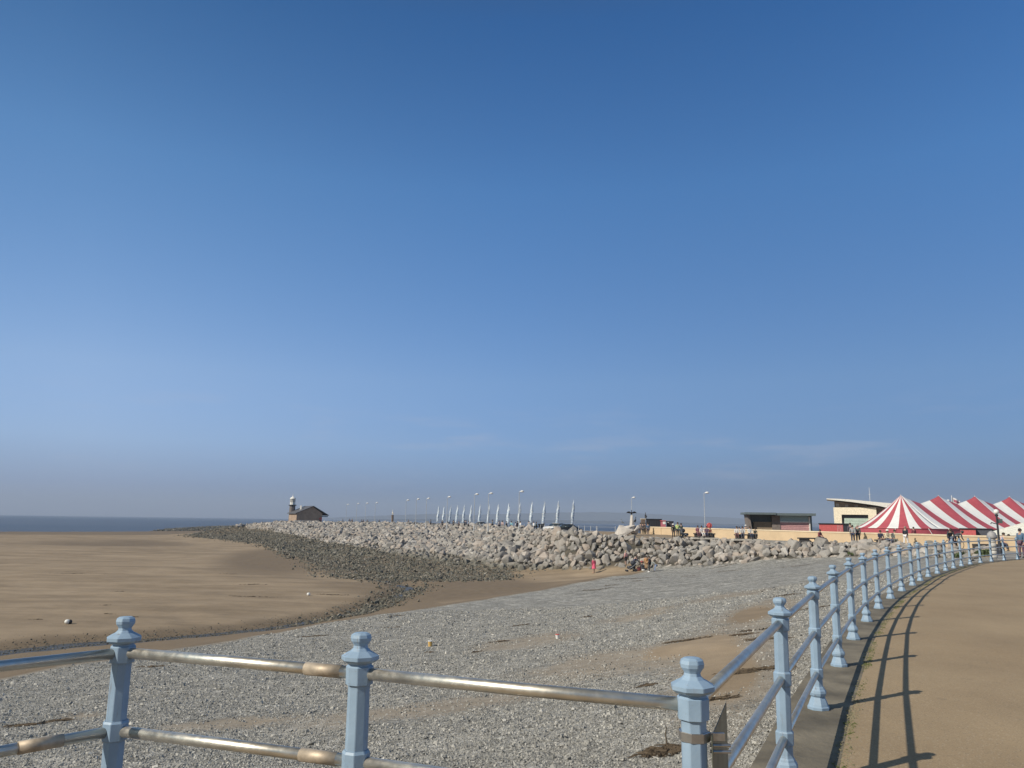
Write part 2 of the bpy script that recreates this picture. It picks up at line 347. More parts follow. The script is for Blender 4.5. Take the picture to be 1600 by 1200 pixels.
gc = mixc(nt, .30, gc, g3); gc = mixc(nt, .16, gc, g4)
gc = mixc(nt, 1., gc, remap(nt, noise(nt, scalev(nt, P, (.5, 1.1, 1)), 1., 6, .7), .3, .7, .74, 1.22), 'MULTIPLY')
gc = mixc(nt, 1., gc, remap(nt, noise(nt, scalev(nt, P, (2.5, 4.5, 1)), 1., 5, .75), .3, .7, .72, 1.26), 'MULTIPLY')
gm = remap(nt, math_(nt, 'ADD', attr(nt, 'gravel'), math_(nt, 'ADD', math_(nt, 'MULTIPLY', math_(nt, 'SUBTRACT', noise(nt, P, .7, 5, .65), .5), 1.3), math_(nt, 'MULTIPLY', math_(nt, 'SUBTRACT', s1, .5), .55))), .38, .62, 0, 1, True)
nl = nt.nodes.new('ShaderNodeMath')
base = mixc(nt, math_(nt, 'MULTIPLY', remap(nt, attr(nt, 'gravel'), .02, .2), .6), base, mixc(nt, .5, (.27, .235, .19), gc))
gfac = math_(nt, 'MULTIPLY', gm, remap(nt, attr(nt, 'gravel'), .02, .15))
base = mixc(nt, gfac, base, gc)
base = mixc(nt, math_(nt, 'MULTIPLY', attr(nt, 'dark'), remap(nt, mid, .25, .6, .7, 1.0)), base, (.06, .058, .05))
nt.links.new(base, bs.inputs['Base Color'])
nt.links.new(remap(nt, wm, 0, 1, .95, .85), bs.inputs['Roughness']); bs.inputs['Specular IOR Level'].default_value = .12
hgt = math_(nt, 'ADD', math_(nt, 'MULTIPLY', math_(nt, 'SUBTRACT', 1., v1.outputs['Distance']), math_(nt, 'MULTIPLY', gfac, .8)), math_(nt, 'ADD', math_(nt, 'MULTIPLY', fine, .35), math_(nt, 'MULTIPLY', mid, .5)))
bump(nt, bs, hgt, .9, .03)
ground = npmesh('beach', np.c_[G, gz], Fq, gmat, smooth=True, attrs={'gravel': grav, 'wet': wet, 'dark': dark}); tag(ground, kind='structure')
# sea
m, nt, bs = newmat('sea water'); P = pos(nt)
nz = noise(nt, scalev(nt, P, (.02, .12, 1)), 1., 4); nb = noise(nt, scalev(nt, P, (.0012, .006, 1)), 1., 3)
c = mixc(nt, remap(nt, nb, .4, .6), (.032, .028, .020), (.062, .050, .034)); nt.links.new(c, bs.inputs['Base Color'])
bs.inputs['Roughness'].default_value = .32; bs.inputs['Specular IOR Level'].default_value = .35
bump(nt, bs, noise(nt, scalev(nt, P, (.5, .9, 1)), 1., 5, .6), 1., .35)
bm = BM(); vs = [bm.verts.new(p) for p in ((-9500, -60, WATERZ), (9500, -60, WATERZ), (9500, 9500, WATERZ), (-9500, 9500, WATERZ))]; bm.faces.new(vs)
tag(obj('sea', bm, m), kind='structure')
# shallow stream left on the sand
m, nt, bs = newmat('stream water'); P = pos(nt)
bs.inputs['Base Color'].default_value = (.075, .068, .055, 1); bs.inputs['Roughness'].default_value = .42; bs.inputs['Specular IOR Level'].default_value = .3; bump(nt, bs, noise(nt, P, 2.2, 4), .5, .06)
sp = smooth_path(stream[:, :2], 12); T = np.gradient(sp, axis=0); T /= np.linalg.norm(T, axis=1)[:, None]; Nn = np.stack([-T[:, 1], T[:, 0]], 1)
wd = .7+.9*vnoise(sp, 3.0, 9); wd2 = .7+.9*vnoise(sp, 3.0, 8); wd *= np.linspace(1.15, .5, len(sp)); wd2 *= np.linspace(1.15, .5, len(sp))
Lf = sp+Nn*wd[:, None]; Rt = sp-Nn*wd2[:, None]; n = len(sp)
zs = float(np.median(ground_z(sp)))+.07
V = np.vstack([np.c_[Lf, np.full(n, zs)], np.c_[Rt, np.full(n, zs)]]); i = np.arange(n-1)
tag(npmesh('stream', V, np.stack([i+n, i+n+1, i+1, i], 1), m), kind='structure')
# promenade
conc = simple('kerb concrete', (.155, .132, .095), .9, 0, .45, 1.7, .9, .012, True)
bm = BM(); prism(bm, [tuple(p) for p in prom_poly], -3.2, 0.); tag(obj('promenade_edge', bm, conc), kind='structure')
m, nt, bs = newmat('resin bound path'); P = pos(nt)
f1 = noise(nt, P, .35, 4); f2 = noise(nt, P, 90, 3, .8); sp_ = N(nt, 'ShaderNodeTexVoronoi'); sp_.inputs['Scale'].default_value = 120; nt.links.new(P, sp_.inputs['Vector'])
c = mixc(nt, remap(nt, f1, .3, .7), (.280, .198, .110), (.335, .245, .143)); c = mixc(nt, 1., c, remap(nt, f2, .25, .75, .78, 1.2), 'MULTIPLY')
sc = nt.nodes.new('ShaderNodeSeparateColor'); nt.links.new(sp_.outputs['Color'], sc.inputs[0])
c = mixc(nt, remap(nt, sc.outputs[0], .93, .96, 0, .45), c, (.5, .43, .33)); c = mixc(nt, remap(nt, sc.outputs[1], .93, .96, 0, .5), c, (.10, .08, .06))
c = mixc(nt, remap(nt, noise(nt, P, 5, 3), .64, .72, 0, .30), c, (.16, .125, .085))
c = mixc(nt, 1., c, remap(nt, noise(nt, scalev(nt, P, (.9, .5, 1)), 1., 5, .7), .3, .7, .90, 1.09), 'MULTIPLY')
nt.links.new(c, bs.inputs['Base Color']); bs.inputs['Roughness'].default_value = .85; bump(nt, bs, f2, .35, .004)
pp = np.vstack([inner, [(59.9, 49), (59.9, -39.9), (-11.9, -29.9), (-11.9, -8)]])
bm = BM(); prism(bm, [tuple(p) for p in pp], -.02, .004); tag(obj('promenade_path', bm, m), kind='structure')
# moss and grit in the joint between kerb and path
mm, nt, bs = newmat('moss and grit'); P = pos(nt)
c = mixc(nt, remap(nt, noise(nt, P, 2.4, 4), .42, .58), (.085, .095, .03), (.20, .17, .11)); nt.links.new(c, bs.inputs['Base Color']); bs.inputs['Roughness'].default_value = 1
VV = []; FF = []
ip_ = offset(cs, -.285); seglen = np.r_[0, np.cumsum(np.linalg.norm(np.diff(ip_, axis=0), axis=1))]
for k in range(14000):
    s = rng.random()*seglen[-1]*.75; x = np.interp(s, seglen, ip_[:, 0]); y = np.interp(s, seglen, ip_[:, 1])
    dens = .5+.5*math.sin(s*1.7)+.4*math.sin(s*4.3)
    if rng.random() > .15+.6*dens: continue
    x += rng.normal(0, .028); y += rng.normal(0, .012); r = .004+.012*rng.random()**2; z = .004; b = len(VV)
    a0 = rng.random()*6.28; hh = r*(.4+.5*rng.random())
    VV += [(x+r*math.cos(a0+i*2.094), y+r*math.sin(a0+i*2.094), z) for i in range(3)]+[(x, y, z+hh)]
    FF += [(b, b+1, b+3), (b+1, b+2, b+3), (b+2, b, b+3)]
tag(npmesh('moss', VV, FF, mm), 'moss and grit along the joint of kerb and tan path', None, None, 'stuff')
# upper promenade and stone jetty behind the armour bank
pav = simple('grey paving', (.27, .25, .22), .9, 0, .15, .6, .2, .01, True)
fp = [tuple(p[:2]) for p in crest[:-2]]
far_poly = [(27.4, 42.2), (24.8, 39.95)]+fp+[(-82, 262), (-55, 268), (-30, 238), (-5, 192), (15, 148), (24, 124), (48, 112), (120, 180), (260, 180), (260, -40), (61, -40), (61, 51), (33, 45.5)]
bm = BM(); prism(bm, far_poly, -7, -.008); tag(obj('upper_promenade', bm, pav), kind='structure')
# far shore
hm, nt, bs = newmat('far hills'); bs.inputs['Base Color'].default_value = (.045, .055, .07, 1); bs.inputs['Roughness'].default_value = 1
for nm, Yh, prof in (('hills', 8200, [(430, 812), (500, 810), (560, 807), (620, 804.5), (680, 803), (740, 804.5), (800, 803), (860, 801), (930, 800), (1000, 802), (1080, 806), (1160, 810), (1240, 815), (1330, 821)]),
                     ('low_shore', 5200, [(560, 811.4), (660, 811), (760, 811.5), (860, 812.8), (960, 814), (1060, 816), (1160, 819.5)])):
    V = []; n = 90
    for k in range(n):
        px = prof[0][0]+(prof[-1][0]-prof[0][0])*k/(n-1); py = np.interp(px, [p[0] for p in prof], [p[1] for p in prof])+random.uniform(-.35, .35)
        zt = max(zat(px, py, Yh), WATERZ-1); x = bx_(px, Yh, 0)
        for dy, z in ((-350, WATERZ-2), (-120, WATERZ+(zt-WATERZ)*.62), (0, zt), (350, WATERZ-2)): V.append((x, Yh+dy, z))
    Fh = [(k*4+j, k*4+4+j, k*4+5+j, k*4+1+j) for k in range(n-1) for j in range(3)]
    tag(npmesh(nm, V, Fh, hm, smooth=True), kind='structure')
# haze
hz = bpy.data.materials.new('haze air'); hz.use_nodes = True; nt = hz.node_tree; nt.nodes.clear()
om = nt.nodes.new('ShaderNodeOutputMaterial'); pv = nt.nodes.new('ShaderNodeVolumePrincipled'); nt.links.new(pv.outputs[0], om.inputs['Volume'])
pv.inputs['Color'].default_value = (.63, .72, .87, 1); pv.inputs['Density'].default_value = 1.5e-4; pv.inputs['Anisotropy'].default_value = .0
bm = BM(); box(bm, -10000, 10000, -300, 9900, -10.5, 190)
tag(obj('haze', bm, hz), 'thin sea haze in the air over the bay', None, None, 'stuff')
# ------------------------------------------------------------------ armour rock
def hull_rock(seed, npts=15, sq=(1, .8, .68), bev=.028):
    r = random.Random(seed); bm = BM()
    for i in range(npts):
        while True:
            v = Vector((r.gauss(0, 1), r.gauss(0, 1), r.gauss(0, 1)))
            if v.length > .1: break
        v.normalize(); k = .42+.1*r.random()
        v = Vector((max(-.40, min(.40, v.x*k*1.15)), max(-.4, min(.4, v.y*k*1.15)), max(-.38, min(.38, v.z*k*1.15))))
        bm.verts.new((v.x*sq[0], v.y*sq[1], v.z*sq[2]))
    res = bmesh.ops.convex_hull(bm, input=bm.verts)
    bmesh.ops.delete(bm, geom=[g for g in res['geom_interior'] if isinstance(g, bmesh.types.BMVert)], context='VERTS')
    bmesh.ops.dissolve_limit(bm, angle_limit=.16, verts=bm.verts, edges=bm.edges)
    if bev: bmesh.ops.bevel(bm, geom=list(bm.edges), offset=bev, segments=1, affect='EDGES', clamp_overlap=True)
    bmesh.ops.triangulate(bm, faces=bm.faces)
    V = np.array([v.co[:] for v in bm.verts]); bm.verts.index_update(); Fc = np.array([[v.index for v in f.verts] for f in bm.faces]); bm.free()
    return V, Fc
def rockmat(name, a, b, c, wetz=True):
    m, nt, bs = newmat(name); P = pos(nt); oi = nt.nodes.new('ShaderNodeObjectInfo')
    t = math_(nt, 'FRACT', math_(nt, 'ADD', attr(nt, 'tone'), oi.outputs['Random']))
    r = nt.nodes.new('ShaderNodeValToRGB'); nt.links.new(t, r.inputs[0]); e = r.color_ramp.elements
    e[0].color = (*a, 1); e[1].color = (*b, 1); q = e.new(.5); q.color = (*c, 1); q = e.new(.82); q.color = (c[0]*1.12, c[1]*1.0, c[2]*.92, 1)
    col = mixc(nt, 1., r.outputs[0], remap(nt, noise(nt, P, 2.2, 5, .65), .3, .7, .78, 1.2), 'MULTIPLY')
    col = mixc(nt, remap(nt, noise(nt, P, 1.1, 4), .56, .66, 0, .35), col, (.13, .115, .08))
    if wetz:
        s = nt.nodes.new('ShaderNodeSeparateXYZ'); nt.links.new(P, s.inputs[0])
        wz = remap(nt, math_(nt, 'ADD', s.outputs['Z'], math_(nt, 'MULTIPLY', noise(nt, P, .5, 3), 1.0)), -3.1, -2.1, .72, 0, True)
        col = mixc(nt, wz, col, (.085, .08, .055))
    nt.links.new(col, bs.inputs['Base Color']); bs.inputs['Roughness'].default_value = .95
    bump(nt, bs, noise(nt, P, 7, 5, .65), .7, .05)
    return m
lime = rockmat('armour limestone', (.215, .20, .185), (.46, .435, .405), (.32, .30, .275))
darkrock = rockmat('weedy rubble', (.085, .084, .068), (.27, .25, .215), (.145, .138, .115), False)
ROCKS = [hull_rock(s, 13+s % 5, (1, .86, .70)) for s in range(16)]
SMALL = [hull_rock(100+s, 9, (1, .8, .6), 0) for s in range(10)]
def rotm(n):
    q = rng.normal(size=(n, 4)); q /= np.linalg.norm(q, axis=1)[:, None]; w_, x, y, z = q.T
    return np.stack([np.stack([1-2*(y*y+z*z), 2*(x*y-z*w_), 2*(x*z+y*w_)], 1), np.stack([2*(x*y+z*w_), 1-2*(x*x+z*z), 2*(y*z-x*w_)], 1), np.stack([2*(x*z-y*w_), 2*(y*z+x*w_), 1-2*(x*x+y*y)], 1)], 1)
def scatter(name, lib, C, Sz, mat, R=None, smooth=False, tone=None):
    n = len(C); R = rotm(n) if R is None else R; kind = rng.integers(0, len(lib), n); VV = []; FF = []; TT = []; b = 0
    tone = rng.random(n) if tone is None else tone
    for k, (V, Fc) in enumerate(lib):
        ix = np.where(kind == k)[0]
        if len(ix) == 0: continue
        v = np.einsum('nij,vj->nvi', R[ix], V)*Sz[ix][:, None, None]+C[ix][:, None, :]
        VV.append(v.reshape(-1, 3)); FF.append((Fc[None]+(np.arange(len(ix))*len(V))[:, None, None]+b).reshape(-1, 3)); TT.append(np.repeat(tone[ix], len(V))); b += len(ix)*len(V)
    return npmesh(name, np.vstack(VV), np.vstack(FF), mat, attrs={'tone': np.concatenate(TT)}, smooth=smooth)
def resample(L, t):
    s = np.r_[0, np.cumsum(np.linalg.norm(np.diff(crest[:, :2], axis=0), axis=1))]; s /= s[-1]
    return np.stack([np.interp(t, s, L[:, k]) for k in range(3)], 1)
L_ = np.linalg.norm(np.diff(crest[:, :2], axis=0), axis=1).sum()
tt = []; vv = []; cell = {}
cand = rng.random((110000, 2)); a_ = resample(crest, cand[:, 0]); b_ = resample(toe, cand[:, 0]); v_ = cand[:, 1]*1.1-.06
pts = a_+(b_-a_)*v_[:, None]; sizes = np.clip(rng.lognormal(-.08, .30, len(pts)), .5, 1.75)
keep = []
for i, p in enumerate(pts):
    w_ = np.linalg.norm(b_[i, :2]-a_[i, :2])
    s = sizes[i]; 
    if p[0] > 33: s *= .60
    elif p[0] > 10: s *= .84
    gx, gy = int(p[0]//1.5), int(p[1]//1.5); ok = True
    for dx in (-1, 0, 1):
        for dy in (-1, 0, 1):
            for j in cell.get((gx+dx, gy+dy), ()):
                if np.hypot(*(pts[j, :2]-p[:2])) < .365*(s+sizes[j]): ok = False; break
            if not ok: break
        if not ok: break
    if ok:
        sizes[i] = s; cell.setdefault((gx, gy), []).append(i); keep.append(i)
keep = np.array(keep); C = pts[keep].copy(); Sz = sizes[keep]*1.42; vk = v_[keep]; tk = cand[keep, 0]
C[:, 2] += .10+rng.normal(0, .12, len(C))-.30*(vk < .03)-.25*Sz*(vk > .93)
C[:, 2] -= (.15+.22*(C[:, 0] > 13))*np.clip(.2-vk, 0, 1)/.2
dist = np.linalg.norm(C-EYEP, axis=1); px_ = np.array([800+FPX*((c-EYEP)@Rv)/((c-EYEP)@Fv) for c in C])
app = Sz/dist*np.where((px_ > 1000) | True, 1, 1); app[px_ > 1570] = 0
order = np.argsort(-app); top = order[:300]; rest = order[300:]
scatter('armour_rocks', ROCKS, C[rest], Sz[rest], lime); o = bpy.data.objects['armour_rocks']
tag(o, 'bank of smaller and more distant pale armour rocks below the jetty', None, None, 'stuff')
rock_me = []
for k, (V, Fc) in enumerate(ROCKS):
    me = bpy.data.meshes.new('boulder'); me.from_pydata([tuple(v) for v in V], [], [tuple(f) for f in Fc]); me.materials.append(lime); rock_me.append(me)
def landmark(px):
    for lim, t in ((740, 'below the farther feather flags'), (850, 'under the feather flags'), (915, 'below the parked dark car'), (965, 'left of the bird rock'), (1015, 'below the bird rock'), (1050, 'below the black container'), (1085, 'below the pushchair group'), (1125, 'below the red lifebuoy'), (1165, 'left of the timber shelter'), (1215, 'below the open shelter half'), (1270, 'below the glazed shelter half'), (1330, 'below the red stall'), (1380, 'below the marquee end')):
        if px < lim: return t
    return 'behind the blue railing'
rq = rotm(300)
for n_, i in enumerate(top):
    o = bpy.data.objects.new('boulder', rock_me[int(rng.integers(0, len(rock_me)))]); COL.objects.link(o)
    o.matrix_world = Matrix.Translation(C[i]) @ Matrix(rq[n_].tolist()).to_4x4() @ Matrix.Scale(Sz[i], 4)
    row = 'top edge' if vk[i] < .2 else 'upper slope' if vk[i] < .45 else 'middle' if vk[i] < .7 else 'foot'
    sz = 'huge' if Sz[i] > 2.0 else 'large' if Sz[i] > 1.6 else 'medium'
    tag(o, f'{sz} pale boulder, {row} of the rock bank, {landmark(px_[i])}', 'boulder', 'boulders of the rock armour bank')
print('rocks', len(C))
# weedy rubble scar
sc_c = np.array(densify(scar[:, :], 6)); 
def poly_pts(poly, n):
    lo = poly.min(0); hi = poly.max(0); out = np.zeros((0, 2))
    while len(out) < n:
        q = lo+(hi-lo)*rng.random((n*3, 2)); q = q[inside(q, poly)]; out = np.vstack([out, q])
    return out[:n]
q = poly_pts(scar_poly, 42000)
dd = np.linalg.norm(q, axis=1); q = q[rng.random(len(q)) < np.clip(110/dd, .3, 1)*(.35+.65*(vnoise(q, 3.5, 31) > .38))]
z = ground_z(q); sz = np.clip(rng.lognormal(-1.3, .38, len(q)), .14, .75)*np.where(np.linalg.norm(q, axis=1) > 120, 1.5, 1)
edge = q+rng.normal(0, 1.3, q.shape); 
tag(scatter('weedy_rubble', SMALL, np.c_[edge, ground_z(edge)+sz*.02], sz, darkrock), 'dark weed covered rubble spread at the foot of the bank', None, None, 'stuff')
q = poly_pts(spit_poly, 5000); sz = rng.uniform(.5, 1.3, len(q))
tag(scatter('far_rubble', SMALL, np.c_[q, ground_z(q)+.05+sz*.1], sz, darkrock), 'low dark rubble spit far out beside the sea', None, None, 'stuff')
t = rng.random(5200)**.55; s_ = np.linspace(0, 1, len(sp)); cx = np.stack([np.interp(t*.9, s_, sp[:, 0]), np.interp(t*.9, s_, sp[:, 1])], 1)+rng.normal(0, .9, (5200, 2))
sz = np.clip(rng.lognormal(-2.85, .4, 5200), .035, .15)
tag(scatter('stream_grit', SMALL, np.c_[cx, ground_z(cx)+.07+sz*.1], sz, darkrock), 'small dark stones speckling the muddy stream bed', None, None, 'stuff')
# stones in and beside the stream
t = rng.random(1500)**.7; s_ = np.linspace(0, 1, len(sp)); cx = np.stack([np.interp(1-t*.42, s_, sp[:, 0]), np.interp(1-t*.42, s_, sp[:, 1])], 1)+rng.normal(0, 1.1, (1500, 2))*np.clip(1.3-t[:, None], .5, 1.3)
sz = np.clip(rng.lognormal(-1.6, .4, 1500), .1, .6)
tag(scatter('stream_stones', SMALL, np.c_[cx, ground_z(cx)+sz*.15], sz, darkrock), 'dark stones strewn along the shallow stream', None, None, 'stuff')
# pebbles of the shingle
pebm, nt, bs = newmat('shingle pebble')
r = nt.nodes.new('ShaderNodeValToRGB'); nt.links.new(attr(nt, 'tone'), r.inputs[0]); e = r.color_ramp.elements
e[0].color = (.16, .156, .145, 1); e[1].color = (.74, .70, .64, 1)
for p_, c_ in ((.3, (.27, .26, .238)), (.6, (.375, .36, .328)), (.85, (.49, .47, .43)), (.95, (.60, .565, .51))):
    q_ = e.new(p_); q_.color = (*c_, 1)
nt.links.new(r.outputs[0], bs.inputs['Base Color']); bs.inputs['Roughness'].default_value = .85
PEB = [hull_rock(300+s, 8, (1, .8, .45), 0) for s in range(8)]
npb = 380000
ang = np.radians(rng.uniform(-46, 44, npb)); rad = 7.5*(46/7.5)**(rng.random(npb)**.85)
Q = np.stack([rad*np.sin(ang), rad*np.cos(ang)], 1)
def gravel_at(Q):
    dg_ = seg_dist(Q, gedge); ig_ = inside(Q, gravel_poly); g_ = np.where(ig_, np.clip(.5+dg_/.8, 0, 1), 0)
    for cx, cy, wx, wy in patches:
        z0 = -2.6 if cx < 900 else -1.8
        c = np.array(atz(cx, cy, z0)[:2]); u = np.array(atz(cx+wx, cy-wx*.05, z0)[:2])-c; v = np.array(atz(cx, cy-wy, z0)[:2])-c
        g_ = np.where(ig_, g_-.80*np.clip(1.5-np.linalg.norm((Q-c)@np.linalg.inv(np.stack([u, v], 1)).T, axis=1), 0, 1), g_)
    return g_
gq = gravel_at(Q)+(vnoise(Q, 1.6, 21)-.5)*.7+(vnoise(Q, .5, 22)-.5)*.4
Q = Q[(gq > .35+.25*rng.random(len(Q))) | (rng.random(len(Q)) < .16)]
Q = Q[(gravel_at(Q) > .02) & ~inside(Q, prom_poly)]
zz = ground_z(Q); rd = np.linalg.norm(Q, axis=1)
sz = np.clip(rng.lognormal(-3.72, .42, len(Q)), .012, .10)*(.75+rd/26)
Rq = rotm(len(Q))
print('pebbles', len(Q))
tag(scatter('shingle', PEB, np.c_[Q, zz+sz*.08], sz, pebm, R=Rq, tone=np.clip(rng.beta(2.0, 2.6, len(Q)), 0, 1)), 'grey and white shingle pebbles covering the beach', None, None, 'stuff')
# strands of seaweed and driftwood
wm_ = simple('dried seaweed', (.085, .062, .040), .9, 0, .3, 30, .5, .01, True)
def weed(cx, cy, n, lx, ly, ang):
    VV = []; FF = []
    for k in range(n):
        a = rng.normal(0, lx*.42); b2 = rng.normal(0, ly*.35); x = cx+a*math.cos(ang)-b2*math.sin(ang); y = cy+a*math.sin(ang)+b2*math.cos(ang)
        L = rng.uniform(.05, .16)*(1+lx*.2); t = ang+rng.normal(0, .7); w0 = L*.16; zb = 0; c, s = math.cos(t), math.sin(t); h = rng.uniform(.01, .05)
        b = len(VV); VV += [(x-c*L, y-s*L, 0), (x+s*w0, y-c*w0, h*.3), (x+c*L, y+s*L, h*.6), (x-s*w0, y+c*w0, h*.3), (x, y, h)]
        FF += [(b, b+1, b+4), (b+1, b+2, b+4), (b+2, b+3, b+4), (b+3, b, b+4)]
    V = np.array(VV); V[:, 2] += ground_z(V[:, :2])+.005
    return V, np.array(FF)
WE = [(430, 850, -3, 26, 2.6, 'x')]
VV = []; FF = []; b = 0
for px, py, z0, n, lx, ly in ((110, 896, -4.1, 60, 2.6, .4), (360, 897, -4.15, 20, 1, .2), (395, 931, -4.1, 60, 1.6, .3), (395, 913, -4.1, 50, 1.4, .3), (205, 962, -4.1, 30, .6, .2), (165, 945, -4.1, 14, .4, .1), (170, 958, -4.1, 14, .4, .1), (60, 966, -4.1, 14, .5, .1), (520, 928, -4.2, 60, 1.8, .4), (185, 924, -4.1, 20, .8, .1), (275, 848, -4.4, 20, 1.6, .3),
                          (490, 995, -3.6, 50, .6, .12), (620, 960, -3.5, 40, .5, .1), (615, 978, -3.4, 14, .5, .1), (780, 1008, -2.9, 30, .4, .1), (816, 977, -3, 40, .5, .1), (745, 1023, -2.8, 14, .2, .1), (918, 965, -2.7, 20, .3, .1), (672, 1023, -3, 16, .15, .1), (1080, 897, -2.6, 30, .8, .1), (985, 902, -3, 90, 2.2, .25), (955, 913, -3, 30, .8, .1), (925, 920, -3.1, 40, .9, .15), (948, 919, -3.1, 20, .5, .1), (1000, 908, -3, 30, .7, .15),
                          (1130, 885, -2.3, 60, 1.6, .2), (1140, 890, -2.3, 40, 1.2, .2), (1245, 882, -1.6, 40, 1.5, .2), (1235, 933, -1.5, 60, .7, .2), (1265, 957, -1.4, 60, 1.2, .12), (1180, 990, -1.5, 36, .7, .15), (1190, 1056, -1.3, 80, .9, .16), (1150, 1058, -1.3, 60, .4, .12), (1120, 1100, -1.3, 40, .4, .15), (1075, 1010, -1.8, 60, .7, .1), (1195, 1010, -1.4, 60, .7, .15), (1160, 1000, -1.5, 40, .3, .1), (40, 1140, -2.9, 60, .4, .1), (90, 1134, -2.9, 60, .3, .1), (1040, 1175, -1.2, 260, .30, .20), (1350, 912, -1, 60, 1, .1), (1010, 1080, -1.6, 20, .2, .1), (240, 1042, -3.6, 40, .5, .1)):
    c = atz(px, py, z0); V, Fc = weed(c[0], c[1], n, lx, ly, .1+rng.normal(0, .12)); VV.append(V); FF.append(Fc+b); b += len(V)
tag(npmesh('seaweed', np.vstack(VV), np.vstack(FF), wm_), 'dark strands of dried seaweed lying on sand and shingle', None, None, 'stuff')
def drop(px, py, guess):
    d = Fv+Rv*(px-800)/FPX+Uv*(600-py)/FPX; d = d/d[1]
    Yc = np.linspace(6, 140, 2700); q = EYEP+d[None]*Yc[:, None]; h = q[:, 2]-ground_z(q[:, :2]); i = int(np.argmax(h < 0))
    return (float(q[i, 0]), float(q[i, 1]), float(q[i, 2]))
wood = simple('bleached wood', (.11, .085, .06), .9)
p = drop(1042, 1168, -1.2); bm = BM(); tube(bm, [(-.16, .02, .02), (-.02, 0, .035), (.03, .01, .05)], [.008, .012, .010], 6); tube(bm, [(0, 0, .03), (-.012, .01, .16), (.004, .01, .25)], [.011, .009, .004], 6); tube(bm, [(.03, .01, .04), (.2, -.02, .03)], [.01, .004], 6)
o = obj('driftwood', bm, wood); o.location = p; tag(o, 'dark forked stick standing in a seaweed clump near the nearest post', 'driftwood')
# litter and floats
def can(p, body, top_, label, r=.05, h=.13, cat='cup'):
    t = empty('cup', p, .3, label, cat); bm = BM(); lathe(bm, [(r*.8, 0), (r, h*.9), (r*1.03, h*.92)], 12); obj('body', bm, body, t); bm = BM(); lathe(bm, [(r*1.08, h*.92), (r*1.08, h), (r*.9, h*1.06), (0, h*1.07)], 12); obj('lid', bm, top_, t)
white = simple('white plastic', (.7, .69, .66), .4); yell = simple('yellow plastic', (.6, .38, .12), .5); redp = simple('red plastic', (.5, .09, .07), .5)
can(drop(672, 1010, -3), yell, white, 'white and yellow cup standing alone on the grey shingle', .085, .2)
can(drop(871, 998, -2.6), white, redp, 'small white tub with red lid on shingle beside the sand patch', .075, .15, 'tub')
t = empty('float', drop(107, 975, -4.1), .4, 'white and black net float lying on the smooth sand at left', 'float')
bm = BM(); ball(bm, (-.06, 0, .12), .15, 1, .9, .85, 12, 8); obj('shell', bm, white, t, True); bm = BM(); ball(bm, (.07, 0, .11), .13, .8, .95, .95, 12, 8); obj('cap', bm, simple('black rubber', (.02, .02, .02), .6), t, True)
bm = BM(); ball(bm, (0, 0, .12), .14, 1, 1, .95, 12, 8); o = obj('ball', bm, white, None, True); o.location = drop(482, 931, -4.2); tag(o, 'small white ball on the wet sand beyond the stream', 'ball')
# ------------------------------------------------------------------ railing
paint, nt, bs = newmat('pale blue paint'); P = pos(nt)
c = mixc(nt, remap(nt, noise(nt, P, 14, 4), .3, .7), (.235, .33, .435), (.28, .38, .49))
c = mixc(nt, remap(nt, noise(nt, P, 60, 3, .7), .66, .72, 0, .5), c, (.20, .17, .13)); c = mixc(nt, remap(nt, noise(nt, scalev(nt, P, (38, 38, 5)), 1., 4, .6), .62, .74, 0, .55), c, (.17, .12, .085)); c = mixc(nt, remap(nt, noise(nt, P, 3.1, 3), .45, .7, 0, .22), c, (.22, .25, .27)); nt.links.new(c, bs.inputs['Base Color']); bs.inputs['Roughness'].default_value = .5
bump(nt, bs, noise(nt, P, 55, 3), .25, .003)
steel, nt, bs = newmat('weathered steel tube'); P = pos(nt)
nt.links.new(mixc(nt, remap(nt, noise(nt, P, 9, 4), .35, .7), (.70, .65, .56), (.54, .50, .44)), bs.inputs['Base Color']); bs.inputs['Metallic'].default_value = .9
nt.links.new(remap(nt, noise(nt, P, 30, 3), .3, .7, .33, .50), bs.inputs['Roughness'])
bronze = simple('bronze sleeve', (.46, .38, .29), .6, .55, .25, 20)
railing = empty('railing', (.64, 2.8, 0), 0, 'pale blue cast iron railing with steel tube rails curving along the promenade', 'railing')
base_prof = [(.096, 0), (.097, .022), (.088, .03), (.084, .045), (.072, .075), (.062, .098), (.060, .104), (.071, .118), (.076, .138), (.072, .158), (.061, .172), (.058, .182), (.050, .192), (.048, .205)]
def collar(z, h=.036): return [(.047, z-h-.006), (.0555, z-h), (.0565, z+h), (.050, z+h+.009), (.0455, z+h+.010)]
shaft = [(.0475, .205)]+collar(.30)+collar(.65)+[(.0445, .93), (.0455, .942), (.0555, .945), (.0565, 1.012), (.049, 1.018), (.0475, 1.024)]
fin = [(.0475, 1.024), (.066, 1.031), (.0765, 1.040), (.0770, 1.054), (.060, 1.064), (.042, 1.073), (.031, 1.084), (.029, 1.094), (.034, 1.102), (.0415, 1.112), (.0435, 1.124), (.040, 1.136), (.028, 1.143), (0, 1.146)]
def mk(prof, name):
    bm = BM(); lathe(bm, prof, 8, rot=PI/8); es = [e_ for e_ in bm.edges if abs((e_.verts[0].co-e_.verts[1].co).normalized().z) > .5]
    bmesh.ops.bevel(bm, geom=es, offset=.0022, segments=1, affect='EDGES', clamp_overlap=True); me = bpy.data.meshes.new(name); bm.to_mesh(me); bm.free(); me.materials.append(paint); return me
mb_, ms_, mf_ = mk(base_prof, 'base'), mk(shaft, 'post'), mk(fin, 'finial')
posts = [(-3.45, 1.83), (-1.76, 3.68), (-.60, 3.28)]+CURVE
posts = [(-5.2, -.25)]+posts
off0 = Vector((.64, 2.8, 0))
